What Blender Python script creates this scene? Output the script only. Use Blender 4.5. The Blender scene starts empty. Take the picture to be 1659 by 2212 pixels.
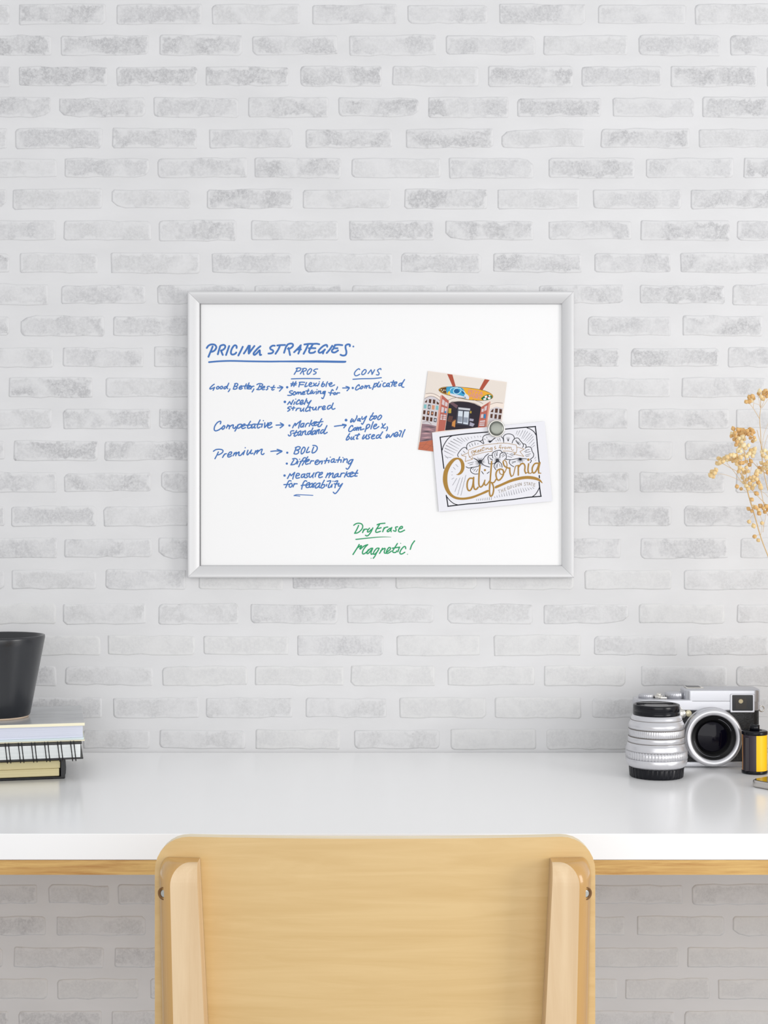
import bpy, bmesh, math, random
from mathutils import Vector, Matrix
from mathutils.geometry import tessellate_polygon
R = math.radians
SC = bpy.context.scene
COL = SC.collection
# ---------------------------------------------------------------- camera, world, lights, exposure
F = 3200.0; CX, CY = 829.5, 1106.0
CAMY, CAMZ = -1.76, 1.0355
cam = bpy.data.cameras.new('camera'); cam_o = bpy.data.objects.new('view_camera', cam); COL.objects.link(cam_o)
cam.sensor_fit = 'HORIZONTAL'; cam.sensor_width = 36; cam.lens = F / 1659 * 36
cam_o.location = (0, CAMY, CAMZ); cam_o.rotation_euler = (R(90), 0, 0); SC.camera = cam_o
cam.clip_start = .05
w = bpy.data.worlds.new('room_light'); SC.world = w; w.use_nodes = True
bg = w.node_tree.nodes['Background']; bg.inputs[0].default_value = (.975, .985, 1.0, 1); bg.inputs[1].default_value = .81
def area(name, loc, target, sx, sy, power, col):
    l = bpy.data.lights.new(name, 'AREA'); l.shape = 'RECTANGLE'; l.size = sx; l.size_y = sy; l.energy = power; l.color = col
    o = bpy.data.objects.new(name, l); COL.objects.link(o); o.location = loc
    o.rotation_euler = (Vector(target) - Vector(loc)).to_track_quat('-Z', 'Y').to_euler(); return o
area('window_light', (1.9, -1.5, 1.15), (.2, 0, .95), .75, .9, 17.5, (1, .975, .95))
area('softbox_light', (.3, -3.0, 1.15), (.05, 0, .95), 2.2, 1.3, 22, (1, .99, .985))
SC.view_settings.view_transform = 'Standard'; SC.view_settings.look = 'None'
SC.view_settings.gamma = 1; SC.view_settings.use_curve_mapping = False; SC.view_settings.exposure = -0.06
# ---------------------------------------------------------------- helpers
def px(u, v, y):                       # photograph position -> world point on the plane at depth y
    d = y - CAMY
    return ((u - CX) * d / F, y, CAMZ - (v - CY) * d / F)
def lin(c):
    return tuple(((x / 255) / 12.92 if x / 255 <= .04045 else ((x / 255 + .055) / 1.055) ** 2.4) for x in c)
def mat(name, rgb, rough=.5, metal=0.0, spec=.5, coat=0, emit=None, trans=0):
    m = bpy.data.materials.new(name); m.use_nodes = True; b = m.node_tree.nodes['Principled BSDF']
    b.inputs['Base Color'].default_value = (*lin(rgb), 1); b.inputs['Roughness'].default_value = rough
    b.inputs['Metallic'].default_value = metal; b.inputs['Specular IOR Level'].default_value = spec
    b.inputs['Coat Weight'].default_value = coat; b.inputs['Transmission Weight'].default_value = trans
    return m
def nodes(m):
    return m.node_tree.nodes, m.node_tree.links, m.node_tree.nodes['Principled BSDF']
def noise_mat(name, c1, c2, scale, rough=.6, bump=.2, stretch=(1, 1, 1), detail=4, lo=.35, hi=.65, dist=.002, per_obj=True, bscale=None, metal=0, spec=.5, distort=0):
    m = mat(name, c1, rough, metal, spec); N, L, b = nodes(m)
    tc = N.new('ShaderNodeTexCoord'); mp = N.new('ShaderNodeMapping'); mp.inputs['Scale'].default_value = stretch
    L.new(tc.outputs['Object'], mp.inputs['Vector'])
    if per_obj:
        oi = N.new('ShaderNodeObjectInfo'); mu = N.new('ShaderNodeMath'); mu.operation = 'MULTIPLY'; mu.inputs[1].default_value = 37.0
        L.new(oi.outputs['Random'], mu.inputs[0]); L.new(mu.outputs[0], mp.inputs['Location'])
    n = N.new('ShaderNodeTexNoise'); n.inputs['Scale'].default_value = scale; n.inputs['Detail'].default_value = detail
    n.inputs['Distortion'].default_value = distort; L.new(mp.outputs[0], n.inputs['Vector'])
    r = N.new('ShaderNodeValToRGB'); r.color_ramp.elements[0].position = lo; r.color_ramp.elements[1].position = hi
    r.color_ramp.elements[0].color = (*lin(c1), 1); r.color_ramp.elements[1].color = (*lin(c2), 1)
    L.new(n.outputs['Fac'], r.inputs[0]); L.new(r.outputs[0], b.inputs['Base Color'])
    if bump:
        n2 = N.new('ShaderNodeTexNoise'); n2.inputs['Scale'].default_value = bscale or scale * 3; n2.inputs['Detail'].default_value = 6
        n2.inputs['Distortion'].default_value = .6; L.new(mp.outputs[0], n2.inputs['Vector'])
        bp = N.new('ShaderNodeBump'); bp.inputs['Strength'].default_value = bump; bp.inputs['Distance'].default_value = dist
        L.new(n2.outputs['Fac'], bp.inputs['Height']); L.new(bp.outputs[0], b.inputs['Normal'])
    return m
def brick_mat(name, base, dark, amount):
    """limewashed brick: rubbed-through patches, cracks and crumbly fine relief"""
    m = mat(name, base, .85, 0, .25); N, L, b = nodes(m)
    tc = N.new('ShaderNodeTexCoord'); oi = N.new('ShaderNodeObjectInfo'); mu = N.new('ShaderNodeMath'); mu.operation = 'MULTIPLY'; mu.inputs[1].default_value = 53
    ad = N.new('ShaderNodeVectorMath'); L.new(oi.outputs['Random'], mu.inputs[0]); L.new(tc.outputs['Object'], ad.inputs[0]); L.new(mu.outputs[0], ad.inputs[1])
    n1 = N.new('ShaderNodeTexNoise'); n1.inputs['Scale'].default_value = 24; n1.inputs['Detail'].default_value = 6; n1.inputs['Distortion'].default_value = 1.2
    n2 = N.new('ShaderNodeTexNoise'); n2.inputs['Scale'].default_value = 330; n2.inputs['Detail'].default_value = 5; n2.inputs['Roughness'].default_value = .75; n2.inputs['Distortion'].default_value = .5
    vo = N.new('ShaderNodeTexVoronoi'); vo.feature = 'DISTANCE_TO_EDGE'; vo.inputs['Scale'].default_value = 60
    for n in (n1, n2, vo): L.new(ad.outputs[0], n.inputs['Vector'])
    def ramp(src, a, b_):
        r = N.new('ShaderNodeMapRange'); r.inputs[1].default_value = a; r.inputs[2].default_value = b_; L.new(src, r.inputs[0]); return r.outputs[0]
    def math_(op, a, b_):
        q = N.new('ShaderNodeMath'); q.operation = op
        for i, s in enumerate((a, b_)):
            if isinstance(s, (int, float)): q.inputs[i].default_value = s
            else: L.new(s, q.inputs[i])
        return q.outputs[0]
    f = math_('MULTIPLY', ramp(n1.outputs['Fac'], .25, .6), ramp(n2.outputs['Fac'], .38, .60))
    f = math_('ADD', math_('MULTIPLY', f, .8), math_('MULTIPLY', ramp(n1.outputs['Fac'], .34, .66), .3))
    # paint laps over the arrises: wear stops in a ragged line short of the brick's edge
    sx = N.new('ShaderNodeSeparateXYZ'); L.new(tc.outputs['Generated'], sx.inputs[0])
    def edge(o_, k):
        return math_('MULTIPLY', math_('SUBTRACT', .5, math_('ABSOLUTE', math_('SUBTRACT', o_, .5), 0)), k)
    ed = math_('MINIMUM', edge(sx.outputs['X'], 187), edge(sx.outputs['Z'], 42))
    n3 = N.new('ShaderNodeTexNoise'); n3.inputs['Scale'].default_value = 75; n3.inputs['Detail'].default_value = 5; n3.inputs['Roughness'].default_value = .65; L.new(ad.outputs[0], n3.inputs['Vector'])
    ed = math_('ADD', ed, math_('MULTIPLY', math_('SUBTRACT', n3.outputs['Fac'], .62), 34))
    f = math_('MULTIPLY', f, ramp(ed, -1.0, 3.5))
    crack = ramp(vo.outputs['Distance'], .0, .012)
    f = math_('MULTIPLY', f, math_('ADD', math_('MULTIPLY', crack, .35), .65))
    f = math_('MULTIPLY', f, amount)
    mx = N.new('ShaderNodeMix'); mx.data_type = 'RGBA'; L.new(f, mx.inputs['Factor'])
    mx.inputs['A'].default_value = (*lin(base), 1); mx.inputs['B'].default_value = (*lin(dark), 1); L.new(mx.outputs['Result'], b.inputs['Base Color'])
    bp = N.new('ShaderNodeBump'); bp.inputs['Strength'].default_value = .42; bp.inputs['Distance'].default_value = .0007
    L.new(n2.outputs['Fac'], bp.inputs['Height']); L.new(bp.outputs[0], b.inputs['Normal'])
    return m
def wood_mat(name, c1, c2, axis=0, scale=14, rough=.35, coat=.15, wave=1.0):
    m = mat(name, c1, rough, 0, .45, coat); N, L, b = nodes(m)
    tc = N.new('ShaderNodeTexCoord'); mp = N.new('ShaderNodeMapping'); s = [9, 9, 9]; s[axis] = .55; mp.inputs['Scale'].default_value = s
    L.new(tc.outputs['Object'], mp.inputs['Vector'])
    n = N.new('ShaderNodeTexNoise'); n.inputs['Scale'].default_value = scale; n.inputs['Detail'].default_value = 7; n.inputs['Distortion'].default_value = wave; n.inputs['Roughness'].default_value = .6
    L.new(mp.outputs[0], n.inputs['Vector']); r = N.new('ShaderNodeValToRGB')
    r.color_ramp.elements[0].position = .32; r.color_ramp.elements[1].position = .68
    r.color_ramp.elements[0].color = (*lin(c1), 1); r.color_ramp.elements[1].color = (*lin(c2), 1)
    L.new(n.outputs['Fac'], r.inputs[0]); L.new(r.outputs[0], b.inputs['Base Color'])
    bp = N.new('ShaderNodeBump'); bp.inputs['Strength'].default_value = .08; bp.inputs['Distance'].default_value = .0005
    L.new(n.outputs['Fac'], bp.inputs['Height']); L.new(bp.outputs[0], b.inputs['Normal']); return m
def thing(name, label, cat, loc=(0, 0, 0), rotz=0, group=None):
    o = bpy.data.objects.new(name, None); COL.objects.link(o); o.location = loc; o.rotation_euler = (0, 0, rotz)
    o.empty_display_size = .02; o['label'] = label; o['category'] = cat
    if group: o['group'] = group
    return o
class M:
    def __init__(s): s.v = []; s.f = []; s.sm = []
    def add(s, vs, fs, smooth=True):
        k = len(s.v); s.v += [tuple(p) for p in vs]; s.f += [tuple(i + k for i in f) for f in fs]; s.sm += [smooth] * len(fs); return s
    def box(s, x0, x1, y0, y1, z0, z1):
        vs = [(x, y, z) for x in (x0, x1) for y in (y0, y1) for z in (z0, z1)]
        return s.add(vs, [(0, 1, 3, 2), (4, 6, 7, 5), (0, 4, 5, 1), (2, 3, 7, 6), (0, 2, 6, 4), (1, 5, 7, 3)], False)
    def prism(s, outline, a, b, axis='z', smooth=False):
        """outline 2D extruded along axis from a to b"""
        n = len(outline)
        def P(p, t): return {'z': (p[0], p[1], t), 'y': (p[0], t, p[1]), 'x': (t, p[0], p[1])}[axis]
        k = len(s.v)
        s.v += [P(p, a) for p in outline] + [P(p, b) for p in outline]
        for i in range(n): s.f.append((k + i, k + (i + 1) % n, k + n + (i + 1) % n, k + n + i)); s.sm.append(smooth)
        s.f += [tuple(k + i for i in range(n - 1, -1, -1)), tuple(k + n + i for i in range(n))]; s.sm += [False, False]; return s
    def lathe(s, prof, c=(0, 0, 0), n=64, axis='z', teeth=None, caps=True):
        """prof: (radius, height); teeth: set of profile rows whose radius alternates"""
        k = len(s.v); rows = len(prof)
        for j, (r, h) in enumerate(prof):
            for i in range(n):
                a = 2 * math.pi * i / n; rr = r
                if teeth and j in teeth[0] and (i // 2) % 2: rr = r - teeth[1]
                p = (rr * math.cos(a), rr * math.sin(a), h)
                if axis == 'y': p = (p[0], p[2], p[1])
                s.v.append((p[0] + c[0], p[1] + c[1], p[2] + c[2]))
        for j in range(rows - 1):
            for i in range(n):
                s.f.append((k + j * n + i, k + j * n + (i + 1) % n, k + (j + 1) * n + (i + 1) % n, k + (j + 1) * n + i)); s.sm.append(True)
        if caps:
            s.f += [tuple(k + i for i in range(n - 1, -1, -1)), tuple(k + (rows - 1) * n + i for i in range(n))]; s.sm += [False, False]
        return s
    def tube(s, pts, rad, n=8, closed=False):
        pts = [Vector(p) for p in pts]; rs = rad if isinstance(rad, (list, tuple)) else [rad] * len(pts); k = len(s.v); m = len(pts)
        up = None
        for j, p in enumerate(pts):
            if closed: t = pts[(j + 1) % m] - pts[j - 1]
            else: t = pts[min(j + 1, m - 1)] - pts[max(j - 1, 0)]
            t.normalize()
            if up is None:
                up = t.orthogonal().normalized()
            up = (up - t * up.dot(t)).normalized(); side = t.cross(up)
            for i in range(n):
                a = 2 * math.pi * i / n; s.v.append(tuple(p + (up * math.cos(a) + side * math.sin(a)) * rs[j]))
        for j in range(m if closed else m - 1):
            for i in range(n):
                s.f.append((k + j * n + i, k + j * n + (i + 1) % n, k + ((j + 1) % m) * n + (i + 1) % n, k + ((j + 1) % m) * n + i)); s.sm.append(True)
        if not closed:
            s.f += [tuple(k + i for i in range(n - 1, -1, -1)), tuple(k + (m - 1) * n + i for i in range(n))]; s.sm += [False, False]
        return s
    def obj(s, name, material, parent=None, loc=None, bevel=0, seg=2, label=None, kind=None, fixn=True, subsurf=0, world=False, angle=40):
        me = bpy.data.meshes.new(name)
        off = Vector((0, 0, 0))
        if world and parent is not None: off = Vector(parent.location) if parent.parent is None else Vector(parent.location) + Vector(parent.parent.location)
        if loc is not None: off = off + Vector(loc)
        me.from_pydata([tuple(Vector(p) - off) for p in s.v], [], s.f)
        for p, q in zip(me.polygons, s.sm): p.use_smooth = q
        if fixn:
            bm = bmesh.new(); bm.from_mesh(me); bmesh.ops.recalc_face_normals(bm, faces=bm.faces); bm.to_mesh(me); bm.free()
        me.materials.append(material)
        o = bpy.data.objects.new(name, me); COL.objects.link(o)
        if parent is not None: o.parent = parent
        if loc is not None: o.location = loc
        if bevel:
            bv = o.modifiers.new('bevel', 'BEVEL'); bv.width = bevel; bv.segments = seg; bv.limit_method = 'ANGLE'; bv.angle_limit = R(angle)
            for p in me.polygons: p.use_smooth = True
            wn = o.modifiers.new('wn', 'WEIGHTED_NORMAL'); wn.keep_sharp = False
        if subsurf:
            ss = o.modifiers.new('subd', 'SUBSURF'); ss.levels = subsurf; ss.render_levels = subsurf
        if label: o['label'] = label
        if kind: o['kind'] = kind
        return o
def copy_child(src, parent, loc, rot=(0, 0, 0), scale=(1, 1, 1)):
    o = src.copy(); COL.objects.link(o); o.parent = parent; o.location = loc; o.rotation_euler = rot; o.scale = scale; return o
def rrect(x0, x1, y0, y1, r, n=6):
    o = []
    for (cx, cy, a0) in ((x1 - r, y1 - r, 0), (x0 + r, y1 - r, 90), (x0 + r, y0 + r, 180), (x1 - r, y0 + r, 270)):
        for i in range(n + 1):
            a = R(a0 + 90 * i / n); o.append((cx + r * math.cos(a), cy + r * math.sin(a)))
    return o
def catmull(pts, sub=5, closed=False):
    if len(pts) < 3 and not closed: return list(pts)
    n = len(pts); out = []
    rng = range(n) if closed else range(n - 1)
    for i in rng:
        if closed: p0, p1, p2, p3 = pts[i - 1], pts[i], pts[(i + 1) % n], pts[(i + 2) % n]
        else: p0, p1, p2, p3 = pts[max(i - 1, 0)], pts[i], pts[i + 1], pts[min(i + 2, n - 1)]
        for k in range(sub):
            t = k / sub; t2 = t * t; t3 = t2 * t
            out.append(tuple(.5 * (2 * b + (c - a) * t + (2 * a - 5 * b + 4 * c - d) * t2 + (3 * b - a - 3 * c + d) * t3) for a, b, c, d in zip(p0, p1, p2, p3)))
    if not closed: out.append(tuple(pts[-1]))
    return out
# flat ink: strokes and fills lying on a board or card. frames give the origin and zoom of the tracing
FR = {'A': (440, 730, 9.217), 'B': (600, 730, 9.217), 'C': (600, 820, 11.85), 'D': (735, 780, 10.369), 'E': (450, 890, 9.217), 'F': (600, 890, 9.217),
      'G': (600, 980, 8.295), 'H': (750, 1110, 10.369), 'I': (925, 890, 10.053), 'J': (1050, 890, 10.053), 'K': (895, 795, 7.9)}
INK = [0]
def parse(fr, s):
    x0, y0, k = FR[fr]; out = []
    for st in s.split(';'):
        st = st.strip()
        if not st: continue
        out.append([(x0 + float(a) / k, y0 + float(b) / k) for a, b in (p.split(',') for p in st.split())])
    return out
def ink(m, strokes, width, y, smooth=True, taper=None):
    for pts in strokes:
        INK[0] += 1; yy = y - (INK[0] % 12) * 6e-6
        if len(pts) == 1:
            (u, v) = pts[0]; r = width / 2
            vs = [px(u + r * math.cos(a), v + r * math.sin(a), yy) for a in [2 * math.pi * i / 16 for i in range(16)]]
            m.add(vs, [tuple(range(16))], False); continue
        P = catmull(pts, 5) if smooth else list(pts)
        n = len(P); L, Rr = [], []
        for i, p in enumerate(P):
            a = P[max(i - 1, 0)]; b = P[min(i + 1, n - 1)]; dx, dy = b[0] - a[0], b[1] - a[1]; l = math.hypot(dx, dy) or 1
            nx, ny = -dy / l, dx / l; h = width / 2 * (taper(i / (n - 1)) if taper else 1)
            L.append((p[0] + nx * h, p[1] + ny * h)); Rr.append((p[0] - nx * h, p[1] - ny * h))
        vs = []; fs = []
        for i in range(n): vs += [px(*L[i], yy - 4e-6 * i / n), px(*Rr[i], yy - 4e-6 * i / n)]
        fs = [(2 * i, 2 * i + 1, 2 * i + 3, 2 * i + 2) for i in range(n - 1)]
        for (e, q, t) in ((P[0], P[1], 0), (P[-1], P[-2], 1)):          # round caps
            h = width / 2 * (taper(t) if taper else 1)
            a0 = math.atan2(e[1] - q[1], e[0] - q[0]); k = len(vs)
            for i in range(7):
                a = a0 - math.pi / 2 + math.pi * i / 6; vs.append(px(e[0] + h * math.cos(a), e[1] + h * math.sin(a), yy - 4e-6 * t))
            fs.append(tuple(range(k, k + 7)))
        m.add(vs, fs, False)
    return m
def fill(m, pts, y, layer=0):
    tri = tessellate_polygon([[Vector((u, v, 0)) for u, v in pts]])
    m.add([px(u, v, y - layer * 1e-5) for u, v in pts], [tuple(t) for t in tri], False); return m
rnd = random.Random(7)
# ---------------------------------------------------------------- room shell
WALLC = (222, 221, 222)
m_plaster = noise_mat('limewash_plaster', (221, 221, 222), (215, 215, 216), 9, .85, .14, detail=5, dist=.0012, bscale=70, per_obj=False, spec=.25, stretch=(1, 1, 2.2))
wall = M().box(-1.7, 1.7, 0, .12, 0, 2.5).obj('wall_back', m_plaster); wall['kind'] = 'structure'; wall['label'] = 'whitewashed brick wall with thick smeared mortar joints'
m_floor = wood_mat('floor_boards', (182, 182, 184), (168, 168, 172), 0, 4, .4)
fl = M().box(-1.7, 1.7, -3.4, 0.0, -.05, 0).obj('floor', m_floor); fl['kind'] = 'structure'; fl['label'] = 'pale wooden floor under the desk'
brick_mats = [brick_mat('whitewashed_brick_%s' % n, b, d, a) for n, b, d, a in (
    ('worn', (218, 218, 219), (182, 182, 184), .95), ('rubbed', (218, 218, 219), (190, 190, 192), .9), ('pale', (219, 219, 220), (197, 197, 198), .8), ('thick', (220, 220, 220), (205, 205, 206), .75))]
ROWS = {
 299: '-60,15 33,221 243,425 452,632 661,848 878,1066 1083,1263 1298,1490 1510,1700',
 363: '-70,124 140,323 341,535 550,737 760,952 970,1152 1186,1372 1396,1585 1607,1790',
 430: '-170,14 28,221 242,411 448,634 655,845 874,1053 1075,1252 1281,1472 1492,1680',
 498: '-65,121 138,327 343,510 542,731 755,938 962,1152 1185,1364 1384,1576 1592,1780',
 568: '-160,21 43,212 240,432 458,630 658,848 866,1040 1066,1257 1285,1448 1470,1665',
 636: '-80,105 132,315 340,530 550,740 760,945 965,1140 1165,1347 1382,1565 1582,1770',
 704: '-160,20 45,225 245,425 1270,1448 1475,1648',
 772: '-90,115 136,310 333,520 1150,1338 1363,1553 1572,1750',
 837: '-160,-5 20,200 229,420 1262,1448 1473,1655',
 905: '-75,112 137,325 344,530 1160,1355 1380,1575 1590,1780',
 974: '-140,10 30,212 226,415 1271,1452 1480,1660',
 1042: '-70,122 139,327 348,530 1160,1358 1382,1565 1590,1780',
 1115: '-150,10 25,209 224,410 1271,1450 1478,1659',
 1184: '-70,124 139,329 342,530 1170,1340 1384,1572 1600,1780',
 1252: '-160,10 25,208 228,402 430,612 633,824 855,1030 1057,1240 1263,1450 1477,1680',
 1326: '-70,121 137,315 343,516 541,730 750,938 967,1150 1175,1358 1380,1565 1592,1780',
 1394: '-170,0 30,217 233,421 440,623 643,829 857,1037 1067,1255 1283,1463 1485,1660',
 1460: '-60,122 141,331 351,535 551,743 758,940 967,1155 1175,1350 1385,1570 1590,1780',
 1529: '-165,12 30,220 245,430 445,632 660,835 863,1050 1069,1255 1279,1465 1485,1670',
 1597: '-50,150 180,323 345,530 552,735 765,950 973,1158 1180,1365 1385,1575 1592,1780'}
rows = {k: [tuple(map(float, p.split(','))) for p in v.split()] for k, v in ROWS.items()}
def auto_row(off):
    x = -170 + off; out = []
    while x < 1850:
        wd = rnd.uniform(172, 194); out.append((x, x + wd)); x += wd + rnd.uniform(17, 27)
    return out
for i, v in enumerate((232, 165, 98, 31, -36)): rows[v] = auto_row(0 if i % 2 else 100)
for i, v in enumerate((1664, 1731, 1798, 1865, 1932, 2000, 2068, 2136, 2204)): rows[v] = auto_row(95 if i % 2 else 0)
for i in range(21): rows[-103 - 67 * i] = auto_row(100 if i % 2 else 0)
for i in range(10): rows[2272 + 68 * i] = auto_row(0 if i % 2 else 95)
rows[1932] = [(-70, 80), (105, 235), (255, 440), (462, 650), (672, 850), (870, 1050), (1075, 1260), (1280, 1475), (1495, 1690)]
def brick_shape(m, x0, x1, vc):
    hh = 21 + rnd.uniform(-1.5, 1.5); xc = (x0 + x1) / 2; hw = (x1 - x0) / 2; j = lambda a: rnd.uniform(-a, a)
    tilt = j(1.2); cr = [rnd.choice((3, 3.5, 4, 5, 8)) for _ in range(4)]
    k = rnd.random()
    if k < .10: cr[rnd.randrange(4)] = rnd.uniform(16, 26)
    pts = []
    for (sx, sy, c) in ((1, 1, cr[0]), (-1, 1, cr[1]), (-1, -1, cr[2]), (1, -1, cr[3])):
        cw = min(c * (1.6 if c > 12 else 1), hw * .38)
        a = (sx * hw, sy * (hh - min(c, 14))); b = (sx * (hw - cw), sy * hh)
        seq = [a, (sx * (hw - cw * .35), sy * (hh - min(c, 14) * .35)), b] if sx * sy > 0 else [b, (sx * (hw - cw * .35), sy * (hh - min(c, 14) * .35)), a]
        pts += seq
        if sx == 1 and sy == 1 or sx == -1 and sy == -1:
            for t in (.52, .26, 0, -.26, -.52): pts.append((sx * hw * t, sy * hh))
    pts = [(p[0] + j(2.2 if abs(p[1]) > hh - .1 and abs(p[0]) < hw * .75 else .8), p[1] + j(1.7 if abs(p[1]) > hh - .1 and abs(p[0]) < hw * .75 else .8)) for p in pts]
    pr = rnd.uniform(.0003, .0008)
    n = len(pts)
    out = [px(xc + u, vc + v + tilt * u / hw, 0) for u, v in pts]; inn = [px(xc + u * (1 - 4 / hw), vc + v * (1 - 3.4 / hh) + tilt * u / hw, 0) for u, v in pts]
    vs = [(p[0], .002, p[2]) for p in out] + [(p[0], -pr * .45, p[2]) for p in out] + [(p[0], -pr, p[2]) for p in inn]
    fs = [(i, (i + 1) % n, n + (i + 1) % n, n + i) for i in range(n)] + [(n + i, n + (i + 1) % n, 2 * n + (i + 1) % n, 2 * n + i) for i in range(n)] + [tuple(2 * n + i for i in range(n))]
    m.add(vs, fs, True); return px(xc, vc, 0)
extra = M()
for v in sorted(rows):
    for (a, b) in rows[v]:
        vis = b > 0 and a < 1659 and -20 < v < 2230 and not (1660 < v < 1700)
        if v > 1640 and v < 1890: vis = False
        if not vis: brick_shape(extra, a, b, v); continue
        m = M(); c = brick_shape(m, a, b, v)
        if v < 700: w_ = rnd.choice((0, 0, 1, 1, 2))
        elif v < 1240: w_ = rnd.choice((0, 1, 1, 2))
        else: w_ = rnd.choice((1, 2, 2, 3)) if a < 700 else rnd.choice((2, 3, 3))
        m.obj('brick', brick_mats[w_], wall, loc=c)
    # the courses go on to both sides of the frame
    for side in (-1, 1):
        e = rows[v][0][0] - 20 if side < 0 else rows[v][-1][1] + 20
        for _ in range(4):
            wd = rnd.uniform(175, 192); a, b = (e - wd, e) if side < 0 else (e, e + wd); brick_shape(extra, a, b, v); e = (a - 21) if side < 0 else (b + 21)
extra.obj('brick_courses', brick_mats[1], wall, kind='stuff')
# ---------------------------------------------------------------- desk
m_white = mat('white_laminate', (250, 250, 250), .2, 0, .55)
m_pine = wood_mat('pine_edge', (222, 184, 114), (178, 128, 66), 0, 26, .45, .1, .5)
FY = -.4454
desk = thing('desk', 'white desk with a thin pine strip under its front edge, against the brick wall', 'desk', (0, -.22, 0))
M().box(-.95, .95, FY, -.0015, .7266, .75).obj('desktop', m_white, desk, world=True, bevel=.0008)
M().box(-.95, .95, FY + .0006, -.02, .7134, .7264).obj('edge_strip', m_pine, desk, world=True, label='honey coloured pine strip')
for x in (-.90, .86):
    for y in (FY + .02, -.07): M().box(x, x + .045, y, y + .045, 0, .7134).obj('leg', m_pine, desk, world=True, bevel=.002)
# ---------------------------------------------------------------- chair (seen from behind)
m_birch = wood_mat('birch_veneer', (219, 188, 134), (210, 177, 121), 0, 12.0, .3, .25, .8)
m_post = wood_mat('bent_birch_side', (208, 168, 106), (188, 144, 82), 2, 3, .28, .35, .8)
m_pale = wood_mat('pale_ash_face', (226, 200, 162), (208, 176, 134), 2, 6, .5, .05, .6)
m_edge = wood_mat('veneer_edge', (246, 232, 200), (232, 212, 172), 0, 6, .4, .1)
m_steel = mat('zinc_screw', (190, 190, 185), .3, 1)
m_hole = mat('recess_shadow_wood', (120, 84, 44), .7)
YC = -.655                                # outermost plane of the curved back panel
k_ = (YC - CAMY) / F
xl, xr = (330 - CX) * k_, (1290 - CX) * k_; zt = CAMZ - (1812 - CY) * k_; zb = zt - .17
chair = thing('chair', 'light birch chair with curved backrest pushed up to the white desk, seen from behind', 'chair', ((xl + xr) / 2, -.5, 0))
def bend(x):
    t = (x - (xl + xr) / 2) / ((xr - xl) / 2); return .010 * t * t
def back_panel():
    m = M(); out = rrect(xl, xr, zb, zt, .026, 8); pts = []
    # refine the long edges so that the panel can bend
    for i, p in enumerate(out):
        q = out[(i + 1) % len(out)]; pts.append(p); d = abs(p[0] - q[0])
        if d > .02:
            for k in range(1, 24): pts.append((p[0] + (q[0] - p[0]) * k / 24, p[1] + (q[1] - p[1]) * k / 24))
    bm = bmesh.new(); nx = 40
    xs = sorted(set(round(p[0], 6) for p in pts)); th = .010
    top, bot = {}, {}
    for p in pts:
        x = round(p[0], 6); top[x] = max(top.get(x, -9), p[1]); bot[x] = min(bot.get(x, 9), p[1])
    xs = [x for x in xs]
    V = []
    for x in xs:
        y = YC + bend(x); a, b = bot[x], top[x]
        if a == b: a -= .0005; 
        V.append([(x, y, a), (x, y, b), (x, y + th, b), (x, y + th, a)])
    front, edge = M(), M()
    for i in range(len(xs) - 1):
        A, B = V[i], V[i + 1]
        front.add([A[0], B[0], B[1], A[1]], [(0, 1, 2, 3)]); front.add([A[3], B[3], B[2], A[2]], [(0, 3, 2, 1)])
        edge.add([A[1], B[1], B[2], A[2]], [(0, 1, 2, 3)]); edge.add([A[0], B[0], B[3], A[3]], [(0, 1, 2, 3)])
    for A in (V[0], V[-1]): edge.add(A, [(0, 1, 2, 3)], False)
    return front, edge
fm, em = back_panel()
br = fm.obj('backrest', m_birch, chair, world=True, fixn=False)
e_ = em.obj('veneer_edge', m_edge, br, world=True, fixn=False)
e_.matrix_parent_inverse = Matrix()
def merge(o):
    bm = bmesh.new(); bm.from_mesh(o.data); bmesh.ops.remove_doubles(bm, verts=bm.verts, dist=1e-5); bmesh.ops.recalc_face_normals(bm, faces=bm.faces); bm.to_mesh(o.data); bm.free()
merge(br); merge(e_)
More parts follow.
